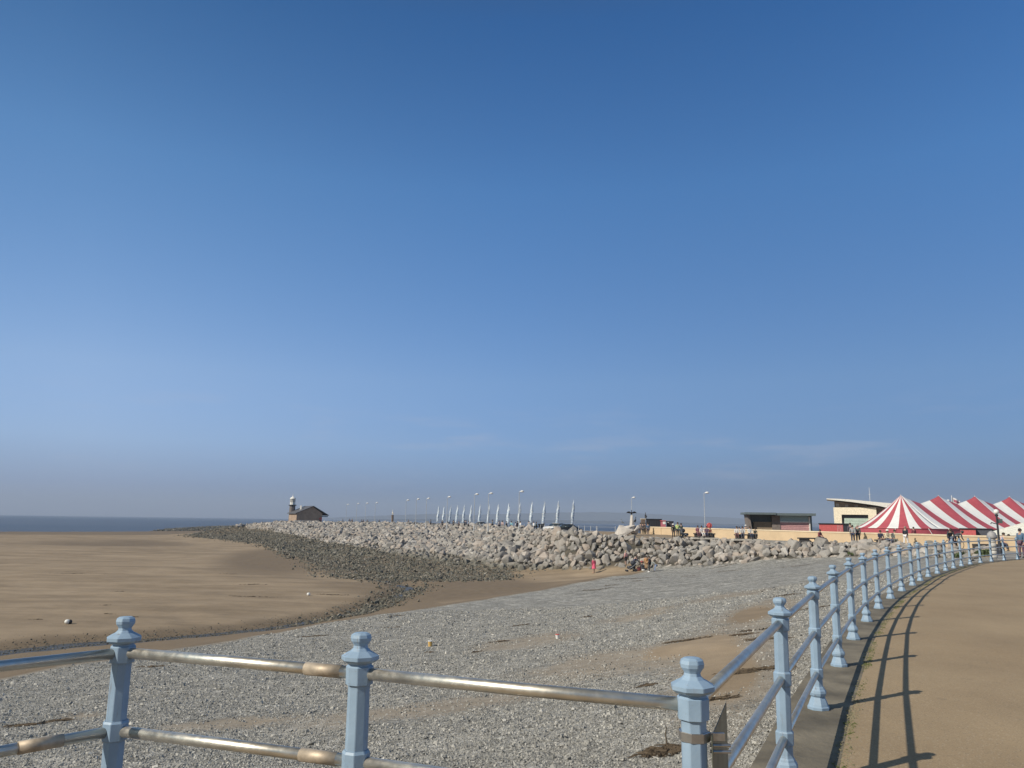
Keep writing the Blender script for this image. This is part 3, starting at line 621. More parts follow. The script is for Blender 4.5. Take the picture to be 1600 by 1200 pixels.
for i, p in enumerate(posts):
    a = posts[max(0, i-1)]; b2 = posts[min(len(posts)-1, i+1)]; an = math.atan2(b2[1]-a[1], b2[0]-a[0])
    o = bpy.data.objects.new('post', ms_); COL.objects.link(o); o.parent = railing; o.location = Vector((*p, 0))-off0; o.rotation_euler = (rng.normal(0, .004), rng.normal(0, .004), an)
    for nm, me in (('base', mb_), ('finial', mf_)):
        c_ = bpy.data.objects.new(nm, me); COL.objects.link(c_); c_.parent = o
for i in range(len(posts)-1):
    a = Vector((*posts[i], 0))-off0; b2 = Vector((*posts[i+1], 0))-off0; d = (b2-a).normalized()
    for zr in (.985, .65, .30):
        bm = BM(); z3 = Vector((0, 0, zr)); tube(bm, [a+z3+d*.03, (a+b2)/2+z3+Vector((0, 0, rng.normal(0, .002))), b2+z3-d*.03], .0235, 14); r_ = obj('rail', bm, steel, railing, True)
        if i in (2,) and zr > .5 or i == 1 and zr < .7 and zr > .5:
            q_ = b2+z3-d*(.17 if i == 2 else .3); bm = BM(); tube(bm, [q_-d*.085, q_+d*.085], .0262, 14); obj('sleeve', bm, bronze, r_, True)
# plate sign clamped to the corner post, seen almost edge on
sg = empty('sign', (.64, 2.80, 0), 0, 'thin metal plate sign clamped to the nearest post, seen edge on', 'sign')
plate = simple('sign back', (.17, .18, .145), .45, .5, .3, 8); clampm = simple('clamp steel', (.42, .40, .38), .35, .9, .2, 20)
bm = BM(); lathe(bm, [(.051, .872), (.053, .874), (.053, .902), (.051, .904)], 8, rot=PI/8); bm.verts.ensure_lookup_table(); obj('clamp', bm, clampm, sg)
bm = BM(); box(bm, .052, .10, -.02, -.004, .876, .90); tube(bm, [(.05, -.012, .86), (.12, -.012, .86)], .006, 8); tube(bm, [(.05, -.012, .84), (.12, -.012, .84)], .006, 8); obj('bracket', bm, clampm, sg)
pa = Vector((bx_(1112, 2.76, .9)-.64, -.04, 0)); pb = Vector((bx_(1134, 3.10, .95)-.64, .30, 0)); dv_ = pb-pa; th = math.atan2(dv_.y, dv_.x); cth, sth = math.cos(th), math.sin(th); bm = BM()
LL = dv_.length; pl = [(0, .60), (.0, .895), (LL, .93), (LL, .30), (0, .30)]
P0 = pa; nn = Vector((-sth, cth, 0))*.0015
A = [bm.verts.new(P0+Vector((cth*u, sth*u, z))+nn) for u, z in pl]; B = [bm.verts.new(P0+Vector((cth*u, sth*u, z))-nn) for u, z in pl]
bm.faces.new(A); bm.faces.new(B[::-1])
for i in range(5): bm.faces.new((A[i], B[i], B[(i+1) % 5], A[(i+1) % 5]))
obj('plate', bm, plate, sg)
# ------------------------------------------------------------------ wall, buildings, lamps, flags
def hor(px): return 803.5+.0139*px
cream = simple('cream render', (.56, .42, .27), .9, 0, .08, .8, .2, .004, True); cope = simple('pale coping', (.66, .54, .38), .85, 0, .08, 2, 0, 0, True)
WALL = [(1003, 100, 1.19), (1100, 91, 1.15), (1200, 84.5, 1.09), (1300, 78, 1.03), (1400, 70, 1.03), (1500, 62, 1.03), (1620, 54, 1.05), (1900, 44, 1.05)]
wp = [Vector((bx_(p, Y, 1), Y, h)) for p, Y, h in WALL]
wall = empty('sea_wall', (wp[0].x, wp[0].y, 0), 0, 'long low cream rendered flood wall along the upper promenade', 'wall')
o0 = Vector((wp[0].x, wp[0].y, 0))
bm = BM(); bc = BM()
def strip(bm, z0f, z1f, th):
    n = len(wp); L = []
    for i in range(n):
        t = (wp[min(i+1, n-1)]-wp[max(i-1, 0)]); t.z = 0; t.normalize(); nn = Vector((-t.y, t.x, 0))
        for s, zf in ((-1, z0f), (-1, z1f), (1, z1f), (1, z0f)):
            q = wp[i]-o0+nn*th*s; q.z = zf(wp[i].z); L.append(bm.verts.new(q))
    for i in range(n-1):
        for k in range(4): bm.faces.new((L[i*4+k], L[i*4+(k+1) % 4], L[i*4+4+(k+1) % 4], L[i*4+4+k]))
    bm.faces.new(L[:4]); bm.faces.new(L[-4:]); bmesh.ops.recalc_face_normals(bm, faces=bm.faces)
strip(bm, lambda h: -.3, lambda h: h-.12, .17); obj('wall_face', bm, cream, wall); strip(bc, lambda h: h-.12, lambda h: h, .22); obj('coping', bc, cope, wall)
jm = simple('rusty joint', (.20, .12, .06), .9)
for px, Y, w_, h in ((1034, 96.8, .09, 1.0), (1019, 98.3, .16, .5)):
    bm = BM(); x = bx_(px, Y, .5)-o0.x; box(bm, x-w_, x+w_, Y-o0.y-.02, Y-o0.y+.1, 0, h); obj('joint', bm, jm, wall)
def rail_item(px, Y, z): return (bx_(px, Y, z), Y, z)
greyw = simple('grey brown timber', (.19, .16, .145), .85, 0, .2, 3); dkg = simple('slate grey paint', (.12, .15, .16), .6); teal = simple('blue green glazing', (.30, .42, .46), .35)
pinkp = simple('faded pink panel', (.52, .30, .30), .8); whitep = simple('white paint', (.72, .70, .66), .6); brownp = simple('brown hardboard', (.26, .20, .14), .9)
# shelter
Ys = 92.; X0 = bx_(1167, Ys, 1.5); k_ = Ys/FPX
sh = empty('shelter', (X0, Ys, 0), 0, 'flat roofed timber and glass seaside shelter behind the cream wall', 'shelter')
def sx(px): return bx_(px, Ys, 1.5)-X0
bm = BM(); box(bm, sx(1163.5), sx(1211), -.6, 3.4, 2.78, 3.02); box(bm, sx(1211), sx(1270.5), -.5, 3.4, 2.70, 2.98); obj('roof', bm, dkg, sh)
bm = BM(); poly = [(sx(1168), 2.775), (sx(1171.5), 2.775), (sx(1177), 0), (sx(1171.5), 0)]
for yy in (0,):
    a = [bm.verts.new((x, 0, z)) for x, z in poly]; b = [bm.verts.new((x, 2.8, z)) for x, z in poly]
    bm.faces.new(a); bm.faces.new(b[::-1]); [bm.faces.new((a[i], b[i], b[(i+1) % 4], a[(i+1) % 4])) for i in range(4)]
obj('side_wall', bm, greyw, sh)
bm = BM(); box(bm, sx(1174), sx(1210), 1.1, 1.25, 0, 2.77); obj('back_wall', bm, dkg, sh)
bm = BM(); box(bm, sx(1178.5), sx(1207), .7, 1.08, 0, 1.95); obj('panel', bm, brownp, sh)
bm = BM(); box(bm, sx(1206.5), sx(1218.6), .4, 2.6, 0, 2.695); obj('pillar', bm, greyw, sh)
bm = BM(); box(bm, sx(1218.8), sx(1262), .5, .6, 0, 1.92)
for i in range(9): box(bm, sx(1218.8), sx(1262), .46, .499, .1+i*.2, .22+i*.2)
obj('lower_panel', bm, pinkp, sh)
bm = BM(); box(bm, sx(1218.8), sx(1262), .5, .54, 1.925, 2.69); g = obj('window', bm, teal, sh); bm = BM(); box(bm, sx(1218.8), sx(1262), .45, .499, 1.925, 2.03); obj('frame', bm, whitep, g)
bm = BM(); box(bm, sx(1262.1), sx(1263.8), .3, .6, 0, 2.6); obj('post', bm, whitep, sh)
bm = BM(); box(bm, sx(1264), sx(1267), .5, 2.6, 0, 2.695); obj('end_wall', bm, dkg, sh)
# white building with curved roof
Yb = 122.; XB = bx_(1303, Yb, 2); kb = Yb/FPX
wb = empty('building', (XB, Yb, 0), 0, 'cream building with sweeping curved white roof left of the striped marquee', 'building')
def px2(px): return bx_(px, Yb, 3)-XB
def pz2(px, py): return zat(px, py, Yb)
bm = BM(); top_pts = [(1293, 779.3), (1310, 780), (1330, 781.4), (1350, 783.6), (1372, 786), (1400, 788.6), (1430, 792), (1455, 796)]; bot = [(1293, 780.6), (1310, 782.6), (1330, 785), (1350, 788), (1372, 791.5), (1390, 796), (1430, 802), (1455, 806)]
A = [(px2(x), pz2(x, y)) for x, y in top_pts]+[(px2(x), pz2(x, y)) for x, y in bot][::-1]; n = len(A)
fa = [bm.verts.new((x, -2.0, z)) for x, z in A]; fb = [bm.verts.new((x, 9, z+.1)) for x, z in A]
for i in range(7):
    bm.faces.new((fa[i], fa[i+1], fa[n-2-i], fa[n-1-i])); bm.faces.new((fb[i+1], fb[i], fb[n-1-i], fb[n-2-i]))
for i in range(n): bm.faces.new((fa[i], fb[i], fb[(i+1) % n], fa[(i+1) % n]))
bmesh.ops.recalc_face_normals(bm, faces=bm.faces); obj('roof', bm, simple('white roof sheet', (.70, .68, .62), .5), wb)
creamw = simple('cream wall', (.80, .71, .55), .85); clr = simple('clerestory cladding', (.22, .18, .15), .8, 0, .3, 1.2)
x0, x1 = px2(1303), px2(1368); z1 = pz2(1335, 793.5); wx0, wx1 = px2(1315), px2(1355.5); wz1 = pz2(1335, 804.5)
bm = BM(); box(bm, x0, wx0, -1.2, 4, -1, z1); box(bm, wx1, x1, -1.2, 4, -1, z1); box(bm, wx0, wx1, -1.2, 4, wz1, z1); obj('wall', bm, creamw, wb)
bm = BM()
cp = [(px2(x), pz2(x, y)) for x, y in ((1305, 783.2), (1330, 786.5), (1350, 789.3), (1372, 793), (1392, 798))]
for (xa, za), (xb, zb) in zip(cp, cp[1:]):
    v = [bm.verts.new(p) for p in ((xa, -.2, -1), (xb, -.2, -1), (xb, -.2, zb), (xa, -.2, za), (xa, 8, -1), (xb, 8, -1), (xb, 8, zb), (xa, 8, za))]
    for f in ((0, 1, 2, 3), (5, 4, 7, 6), (3, 2, 6, 7), (0, 3, 7, 4), (1, 5, 6, 2)): bm.faces.new([v[i] for i in f])
obj('upper_wall', bm, clr, wb)
bm = BM(); box(bm, wx0+.003, wx1-.003, -.8, -.6, wz1-.45, wz1-.003); box(bm, wx0+.003, wx0+.30, -.8, -.6, -1, wz1-.46); f_ = obj('window', bm, simple('dark frame', (.03, .035, .045), .5), wb)
bm = BM()
for i in range(7): box(bm, wx0+.31, wx1-.004, -.72-(i % 2)*.05, -.66, -.2+i*.43, .2+i*.43)
obj('shutter', bm, simple('pale green shutter', (.42, .52, .45), .6), f_)
for i in range(5):
    bm = BM(); xx = x0+.4+i*1.45; box(bm, xx, xx+.5, -.26, -.205, z1+.1, min(z1+.75, pz2(1310+i*12, 787+i*1.6))); obj('clerestory_window', bm, simple('pale pane', (.38, .36, .36), .3) if i == 0 else bpy.data.materials['pale pane'], wb)
mast = empty('mast', (bx_(1359.3, 121, 5), 120.9, 0), 0, 'thin white aerial mast rising in front of the curved roof', 'mast'); bm = BM(); tube(bm, [(0, 0, 0), (0, 0, zat(1359, 762, 120.9))], [.05, .025], 6); obj('pole', bm, whitep, mast)
bm = BM(); tube(bm, [(-.25, 0, 6.5), (.25, 0, 6.5)], .02, 5); obj('crossbar', bm, whitep, mast)
# striped marquee
redc, nt, bs = newmat('red canvas'); bs.inputs['Roughness'].default_value = .7; P = pos(nt); nt.links.new(mixc(nt, remap(nt, noise(nt, P, 1.5, 4), .3, .7), (.37, .065, .085), (.43, .085, .105)), bs.inputs['Base Color'])
whc, nt, bs = newmat('white canvas'); bs.inputs['Roughness'].default_value = .7; P = pos(nt); nt.links.new(mixc(nt, remap(nt, noise(nt, P, 1.5, 4), .3, .7), (.66, .65, .64), (.74, .73, .71)), bs.inputs['Base Color'])
for mt in (redc, whc): pass
ax = Vector((.945, .327, 0)).normalized(); pv_ = Vector((ax.y, -ax.x, 0)); W_ = 5.7; EV = 1.42; PK = 5.62; bay = 6.35; nb = 6
tp = Vector((bx_(1408, 100, 5), 100, 0))
tent = empty('marquee', tp, 0, 'big red and white striped circus marquee with a row of peaks', 'marquee')
bm = BM(); rows = 12; cols = []
def g_(u): return 1-(.72*u+.28*(1-(1-u)**2.6))
def col_end(phi):
    d = pv_*math.cos(phi)-ax*math.sin(phi); out = []
    for j in range(rows+1):
        u = j/rows; q = d*(W_*u); q.z = EV+(PK-EV)*((1-u)**1.28); out.append(q)
    return out
def col_st(s, side):
    m_ = (s % bay)/bay; dpk = min(m_, 1-m_)*2; rz_ = PK+.012*s-1.05*dpk**.75 if 0 < s < nb*bay else PK+.012*s; out = []
    for j in range(rows+1):
        u = j/rows; q = ax*s+pv_*(W_*u*side); q.z = EV+(rz_-EV)*((1-u)**1.24); out.append(q)
    return out
def add_cols(c0, c1, mi, flip):
    a = [bm.verts.new(v) for v in c0]; b = [bm.verts.new(v) for v in c1]
    for j in range(rows):
        f = bm.faces.new((a[j], a[j+1], b[j+1], b[j]) if not flip else (b[j], b[j+1], a[j+1], a[j])); f.material_index = mi; f.smooth = True
NS = 14
for k in range(NS):
    for h_ in range(3):
        add_cols(col_end(PI*(k+h_/3)/NS), col_end(PI*(k+(h_+1)/3)/NS), (k+1) % 2, True)
for side in (1, -1):
    for k in range(nb*4):
        for h_ in range(3):
            s0 = bay*(k+h_/3)/4; s1 = bay*(k+(h_+1)/3)/4; mi = 0 if k % 2 else 1
            add_cols(col_st(s0, side), col_st(min(s1, nb*bay), side), mi, side < 0)
bmesh.ops.remove_doubles(bm, verts=bm.verts, dist=.002)
can_o = obj('canopy', bm, [redc, whc], tent); so_ = can_o.modifiers.new('thick', 'SOLIDIFY'); so_.thickness = .02
bm = BM()
sk = [pv_*(W_*math.cos(PI*k/28)*.985)-ax*(W_*math.sin(PI*k/28)*.985) for k in range(28, -1, -1)]+[pv_*(W_*.985)+ax*(bay*1.05)]
for a, b in zip(sk, sk[1:]):
    v = [bm.verts.new((a.x, a.y, 0)), bm.verts.new((b.x, b.y, 0)), bm.verts.new((b.x, b.y, EV-.01)), bm.verts.new((a.x, a.y, EV-.01))]; bm.faces.new(v)
w_o = obj('side_wall', bm, redc, tent); so_ = w_o.modifiers.new('thick', 'SOLIDIFY'); so_.thickness = .02
navy = simple('interior shade', (.03, .03, .04), .9)  # near-black sheet painted as the shade inside the open tent side
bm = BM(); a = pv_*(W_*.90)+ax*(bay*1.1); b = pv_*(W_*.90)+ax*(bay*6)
v = [bm.verts.new((a.x, a.y, 0)), bm.verts.new((b.x, b.y, 0)), bm.verts.new((b.x, b.y, EV-.02)), bm.verts.new((a.x, a.y, EV-.02))]; bm.faces.new(v); w_o = obj('opening_shade', bm, navy, tent); so_ = w_o.modifiers.new('thick', 'SOLIDIFY'); so_.thickness = .02
for ph in (-.35, -.05, .3, .62, .95):
    d = (pv_*math.cos(ph)-ax*math.sin(ph)) if ph > 0 else pv_; s0 = ax*(bay*1.2*abs(ph)*3) if ph <= 0 else Vector((0, 0, 0))
    a = d*W_+s0; bm = BM(); tube(bm, [(a.x, a.y, EV), (a.x+d.x*1.5, a.y+d.y*1.5, 0)], .025, 5); obj('guy_rope', bm, whc, tent)
for k in range(nb+1):
    bm = BM(); q = ax*(bay*k); tube(bm, [(q.x, q.y, 0), (q.x, q.y, PK+.012*bay*k+.05)], .06, 6); obj('pole', bm, whitep, tent)
# flag above the marquee
fl = empty('flagpole', (bx_(1487.3, 128, 6), 128, 0), 0, 'red and white flag flying from a pole behind the marquee', 'flag'); zt = zat(1487, 774, 128)
bm = BM(); tube(bm, [(0, 0, 0), (0, 0, zt)], .05, 6); obj('pole', bm, whitep, fl)
bm = BM()
for i in range(8):
    for j in range(4):
        mi = 1 if (i in (0, 1, 7) or j in (0, 3)) and not (i in (5, 6) and j in (1, 2)) else 0
        if j == 1 and i > 1: mi = 0
        f = bm.faces.new([bm.verts.new((u*.17, .12*math.sin(u*1.1), zt-.2-.1*u*.9-v*.24)) for u, v in ((i, j), (i+1, j), (i+1, j+1), (i, j+1))]); f.material_index = mi
bmesh.ops.remove_doubles(bm, verts=bm.verts, dist=.001); fo = obj('banner', bm, [simple('flag red', (.35, .10, .14), .8), whc], fl); fo.modifiers.new('t', 'SOLIDIFY').thickness = .01
vt = empty('dish', (bx_(1481.6, 126, 6), 126, 0), 0, 'small white dome on a post behind the marquee ridge', 'dome'); zc = zat(1481, 782, 126)
bm = BM(); ball(bm, (0, 0, zc), .22, 1, 1, .7, 10, 6); obj('dome', bm, whitep, vt, True); bm = BM(); tube(bm, [(0, 0, 0), (0, 0, zc)], .05, 6); obj('post', bm, whitep, vt)
# stalls and containers behind the wall
black = simple('black paint', (.028, .03, .038), .5); redstall = simple('red stall cloth', (.50, .10, .10), .7); brick = simple('brown brick', (.17, .125, .10), .9, 0, .3, 6)
def stall(name, px0, px1, Y, ytop, label, cat, mb, mt, endm=None, endw=0, depth=2.2, roofh=.12, group=None):
    xa, xb = bx_(px0, Y, 1.5), bx_(px1, Y, 1.5); zt = zat((px0+px1)/2, ytop, Y); t = empty(name, (xa, Y, 0), 0, label, cat, group); w_ = xb-xa
    bm = BM(); box(bm, 0, w_-endw, 0, depth, 0, zt-roofh); obj('body', bm, mb, t)
    bm = BM(); box(bm, -.08, w_+.06, -.1, depth+.1, zt-roofh+.003, zt, bevel=.03); obj('roof', bm, mt, t)
    if endm: bm = BM(); box(bm, w_-endw+.003, w_, .02, depth-.02, 0, zt-roofh-.003); obj('end_panel', bm, endm, t)
    return t, w_, zt
t, w_, zt = stall('stall', 1280, 1326, 83, 817.6, 'low red market stall with black roof just left of the marquee', 'stall', redstall, black, black, .62)
for i in range(4):
    bm = BM(); box(bm, 1.9+i*.15, 1.95+i*.15, -.02, -.003, .3, zt-.2); obj('rib', bm, pinkp, t)
t, w_, zt = stall('container', 1009.5, 1034, 112, 810.6, 'black shipping container left of the pink kiosk, behind the cream wall', 'container', black, black)
for i in range(9):
    bm = BM(); box(bm, .1+i*.25, .2+i*.25, -.05, -.003, .2, zt-.2); obj('rib', bm, black, t)
t, w_, zt = stall('kiosk', 1032.2, 1040.2, 108, 813.2, 'small pink red kiosk with a white notice, between black containers', 'kiosk', simple('pink red paint', (.45, .13, .16), .7), redstall)
bm = BM(); box(bm, .3, .68, -.04, -.003, 1.5, 1.85); obj('notice', bm, whitep, t)
t, w_, zt = stall('container', 1041.5, 1052.3, 110, 814.2, 'shorter dark grey container at the right of the pink kiosk', 'container', simple('charcoal paint', (.05, .045, .055), .6), black)
bm = BM(); box(bm, .1, .3, -.04, -.003, 1.7, 1.85); obj('notice', bm, whitep, t)
t, w_, zt = stall('stall', 1500, 1524, 72, 825.3, 'small red stall with dark roof under the marquee eave', 'stall', redstall, black)
stall('trailer', 1524.5, 1550, 73, 825.6, 'dark grey catering trailer right of the small red stall', 'trailer', simple('trailer grey', (.07, .075, .095), .5), black)
t, w_, zt = stall('monolith', 841.5, 850.3, 120, 818.6, 'tall black display cabinet standing on the jetty left of the dark car', 'cabinet', black, black, depth=.5)
# brick pillar with bird, sculptures
def face(t, k=1.):
    th = -math.atan2(t.location.x, t.location.y)*k; t.rotation_euler.z = th; t.scale.x = math.cos(th)
for o_ in list(COL.objects):
    if o_.parent is None and o_.name.split('.')[0] in ('building', 'container', 'kiosk', 'stall', 'trailer'): face(o_)
face(sh, .55)
feather = simple('black bronze', (.035, .035, .04), .45, .3); pale = simple('pale carved stone', (.48, .46, .43), .9)
def bird(parent_loc, s, label, mat, spread=False, rz=0, cat='bird statue', neck=1.):
    t = empty('bird_statue', parent_loc, rz, label, cat)
    bm = BM(); tube(bm, [(-.42*s, 0, .12*s), (-.25*s, 0, .22*s), (-.05*s, 0, .36*s), (.10*s, 0, .52*s), (.14*s, 0, .52*s+.18*s*neck), (.12*s, 0, .52*s+.30*s*neck), (.20*s, 0, .52*s+.40*s*neck), (.30*s, 0, .52*s+.40*s*neck), (.42*s, 0, .52*s+.37*s*neck)], [.02*s, .10*s, .17*s, .13*s, .06*s, .05*s, .065*s, .05*s, .012*s], 8); obj('body', bm, mat, t, True)
    for sg_ in (-1, 1):
        bm = BM(); tube(bm, [(0, .07*s*sg_, .3*s), (.02*s, .07*s*sg_, 0)], [.05*s, .03*s], 6); obj('leg', bm, mat, t)
        bm = BM()
        if spread:
            P_ = [(.08, .1, .5), (.06, .45, .72), (.02, .80, .62), (-.05, .98, .38), (-.06, .78, .42), (-.10, .55, .38), (-.10, .3, .34), (-.1, .1, .3)]
        else: P_ = [(.1, .15, .5), (-.1, .19, .44), (-.35, .14, .22), (-.5, .06, .08), (-.3, .12, .14), (0, .17, .26)]
        top_ = [bm.verts.new((x*s, y*s*sg_, z*s)) for x, y, z in P_]; bot_ = [bm.verts.new((x*s-.05*s, y*s*sg_, z*s-.01*s)) for x, y, z in P_]; n_ = len(P_)
        bm.faces.new(top_); bm.faces.new(bot_[::-1]); [bm.faces.new((top_[i], bot_[i], bot_[(i+1) % n_], top_[(i+1) % n_])) for i in range(n_)]
        bmesh.ops.recalc_face_normals(bm, faces=bm.faces); obj('wing', bm, mat, t)
    return t
Yr = 90.; Xr = bx_(983, Yr, 1); zb = -.1
rk = empty('rock_sculpture', (Xr, Yr, zb), 0, 'tall pale rock outcrop sculpture with a pinnacle on the jetty edge', 'sculpture')
palerock = simple('pale outcrop stone', (.50, .46, .42), .95, 0, .2, 1.5, .8, .05)
def crag(pts, seed, name):
    r = random.Random(seed); bm = BM()
    for x, y, z, s in pts:
        for _ in range(12): bm.verts.new((x+r.uniform(-s, s), y+r.uniform(-s, s), max(0, z+r.uniform(-s*.6, s*.6))))
    res = bmesh.ops.convex_hull(bm, input=bm.verts); bmesh.ops.delete(bm, geom=[g for g in res['geom_interior'] if isinstance(g, bmesh.types.BMVert)], context='VERTS')
    bmesh.ops.bevel(bm, geom=list(bm.edges), offset=.03, segments=1, affect='EDGES', clamp_overlap=True)
    return obj(name, bm, palerock, rk)
crag([(-1.1, 0, .5, .55), (-.8, 0, 1.25, .45), (-.1, 0, .7, .6)], 1, 'boulder'); crag([(.38, 0, .8, .42), (.30, 0, 1.8, .27), (.30, 0, 2.55, .12)], 2, 'pinnacle'); crag([(.75, 0, .6, .5), (.95, 0, 1.35, .3)], 3, 'boulder'); crag([(-.35, -.1, 1.15, .3), (.45, -.1, 1.4, .3)], 5, 'boulder')
bird((Xr+.30, Yr, zb+2.58), .62, 'black cormorant statue with spread wings on the rock pinnacle', feather, True, -PI/2)
bird((Xr+.72, Yr-.05, zb+1.75), .60, 'dark cormorant statue perched right of the rock pinnacle', feather, False, PI*.3, neck=1.3)
bird((Xr-.78, Yr, zb+1.6), .55, 'grey cormorant statue on the lower left rock of the outcrop', simple('grey bronze', (.16, .18, .20), .6), False, PI*.9)
Yp = 106.; bp = empty('brick_pillar', (bx_(1006, Yp, 1), Yp, 0), 0, 'narrow brown brick pillar at the left end of the black container', 'pillar'); zt = zat(1006, 811.5, Yp); bm = BM(); box(bm, -.32, .24, 0, .6, 0, zt); obj('shaft', bm, brick, bp); bm = BM(); box(bm, -.37, .29, -.05, .65, zt+.002, zt+.1); obj('cap', bm, cope, bp)
bird((bx_(1009, Yp+.3, 2), Yp+.3, zt+.1), .85, 'small bird statue on the brown brick pillar by the container', feather, False, PI*.5)
Yq = 200.; q_ = empty('stone_pillar', (bx_(613, Yq, 1), Yq, 0), 0, 'grey brown stone pillar standing alone on the jetty between lamp posts', 'pillar'); bm = BM(); lathe(bm, [(.36, 0), (.34, .15), (.30, .2), (.28, 2.5), (.36, 2.6), (.36, 2.75), (0, 2.76)], 10); obj('shaft', bm, brick, q_)
bird((bx_(613, Yq, 1), Yq, 2.75), 1.35, 'large white bird statue on top of the lone jetty pillar', pale, False, PI*.6)
# stacked stone sculpture by the far posts
Yv = 42.5; sv = empty('stone_sculpture', (bx_(1551.5, Yv, .5), Yv, 0), 0, 'pale stacked stone pillar with grey domed top beyond the far railing', 'sculpture')
for i in range(5): bm = BM(); lathe(bm, [(.17, i*.2+.01), (.19, i*.2+.05), (.18, i*.2+.15), (.155, i*.2+.195)], 12); obj('stone', bm, pale, sv, True)
bm = BM(); lathe(bm, [(.14, 1.0), (.24, 1.05), (.25, 1.15), (.20, 1.32), (.10, 1.42), (0, 1.45)], 12); obj('dome', bm, simple('grey dome', (.30, .29, .29), .6), sv, True)
# lamp post with globe
Yl = 47.; lp = empty('street_lamp', (bx_(1560.5, Yl, 1), Yl, 0), 0, 'dark ornate lamp post with a white globe by the marquee', 'street lamp'); zt = zat(1557, 803, Yl)
bm = BM(); lathe(bm, [(.16, 0), (.15, .3), (.09, .4), (.075, .9), (.06, 1.0), (.05, zt-.15), (.09, zt-.12), (.09, zt-.05), (.03, zt)], 10); obj('post', bm, black, lp)
bm = BM(); ball(bm, (0, 0, zt+.13), .15, 1, 1, 1, 12, 8); obj('globe', bm, whitep, lp, True); bm = BM(); tube(bm, [(-.03, 0, zt-.6), (-.35, 0, zt-.52), (-.4, 0, zt-.6)], .03, 6); obj('bracket', bm, black, lp); bm = BM(); box(bm, .08, .3, -.05, .05, zt-.55, zt-.3); obj('sign_box', bm, simple('grey green box', (.10, .13, .12), .6), lp)
# white gazebo
Yg = 64.; gz_ = empty('gazebo', (bx_(1548, Yg, 1), Yg, 0), 0, 'low white gazebo canopy in front of the marquee at the right edge', 'gazebo')
bm = BM(); ez = 1.27; L_g = 5.6; v = [bm.verts.new(p) for p in ((0, 0, ez), (L_g, -.6, ez), (L_g, 4, ez), (0, 4.4, ez), (L_g/2, 2, ez+.95))]
for i in range(4): bm.faces.new((v[i], v[(i+1) % 4], v[4]))
lo = [bm.verts.new((a.co.x, a.co.y, ez-.25)) for a in v[:4]]
for i in range(4): bm.faces.new((lo[i], lo[(i+1) % 4], v[(i+1) % 4], v[i]))
go = obj('canopy', bm, simple('cream canvas', (.68, .66, .58), .8), gz_); go.modifiers.new('t', 'SOLIDIFY').thickness = .02
for x, y in ((.06, .06), (L_g-.06, -.54), (L_g-.06, 3.94), (.06, 4.3)): bm = BM(); tube(bm, [(x, y, 0), (x, y, ez-.01)], .04, 6); obj('leg', bm, whitep, gz_)
gz_.rotation_euler.z = -math.atan2(gz_.location.x, gz_.location.y)
# lighthouse building on the jetty head
Yh = 238.; kh = Yh/FPX; XC = bx_(463, Yh, 1)
lh = empty('stone_house', (XC, Yh, 0), 0, 'small stone station house with slate gable roof at the end of the jetty', 'building')
stone = simple('tan stone', (.34, .25, .185), .9, 0, .2, 1.5); slate = simple('slate', (.095, .095, .105), .7); dst = simple('dark stone', (.15, .13, .125), .9, 0, .2, 1)
u1 = Vector((.80, .60, 0)); u2 = Vector((-.60, .80, 0))       # right face runs u1 ; left face runs u2 from the near corner
Lr = 6.6/.80; Ll = 3.75/.60; zw = zat(463, 801.3, Yh); za = zat(483, 791.2, Yh+3); zt_l = zat(445, 800.3, Yh+4)
c0 = Vector((0, 0, 0)); c1 = u1*Lr; c2 = c1+u2*Ll; c3 = u2*Ll
def P3(v, z): return (v.x, v.y, z)
bm = BM(); a = [bm.verts.new(P3(c, 0)) for c in (c0, c1, c2, c3)]; b = [bm.verts.new(P3(c, zw)) for c in (c0, c1, c2, c3)]; ga = bm.verts.new(P3(u1*(Lr*.62), za-.15)); gb = bm.verts.new(P3(u1*(Lr*.62)+u2*Ll, za-.15))
f1 = bm.faces.new((a[0], a[1], b[1], ga, b[0])); f2 = bm.faces.new((a[2], a[3], b[3], gb, b[2])); f3 = bm.faces.new((a[3], a[0], b[0], b[3])); f4 = bm.faces.new((a[1], a[2], b[2], b[1]))
obj('wall', bm, stone, lh)
def slab(bm, P4, t=.18):
    v = [bm.verts.new(p) for p in P4]; q = [bm.verts.new((p[0], p[1], p[2]+t)) for p in P4]
    bm.faces.new(v[::-1]); bm.faces.new(q)
    for i in range(len(P4)): bm.faces.new((v[i], v[(i+1) % 4], q[(i+1) % 4], q[i]))
    bmesh.ops.recalc_face_normals(bm, faces=bm.faces)
bm = BM(); rg0 = u1*(Lr*.62)-u2*.5; rg1 = u1*(Lr*.62)+u2*(Ll+.5); el = -u1*.5-u2*.5; el1 = -u1*.5+u2*(Ll+.5); er = u1*(Lr+2.0)-u2*.5; er1 = u1*(Lr+2.0)+u2*(Ll+.5)
slab(bm, [P3(el, zw-.25), P3(rg0, za), P3(rg1, za), P3(el1, zw-.25)]); slab(bm, [P3(rg0, za), P3(er, zw-.7), P3(er1, zw-.7), P3(rg1, za)]); rf = obj('roof', bm, slate, lh)
bm = BM(); v0 = u1*(Lr*.30)+u2*(Ll*.5); box(bm, v0.x-.25, v0.x+.25, v0.y-.25, v0.y+.25, zw+.6, za+.25); obj('chimney', bm, whitep, rf)
bm = BM(); slab(bm, [P3(u1*Lr, zw-1.15), P3(u1*(Lr+1.9), zw-1.15), P3(u1*(Lr+1.9)+u2*Ll, zw-1.15), P3(u1*Lr+u2*Ll, zw-1.15)], .3); obj('canopy', bm, simple('teal canopy', (.10, .17, .20), .6), lh)
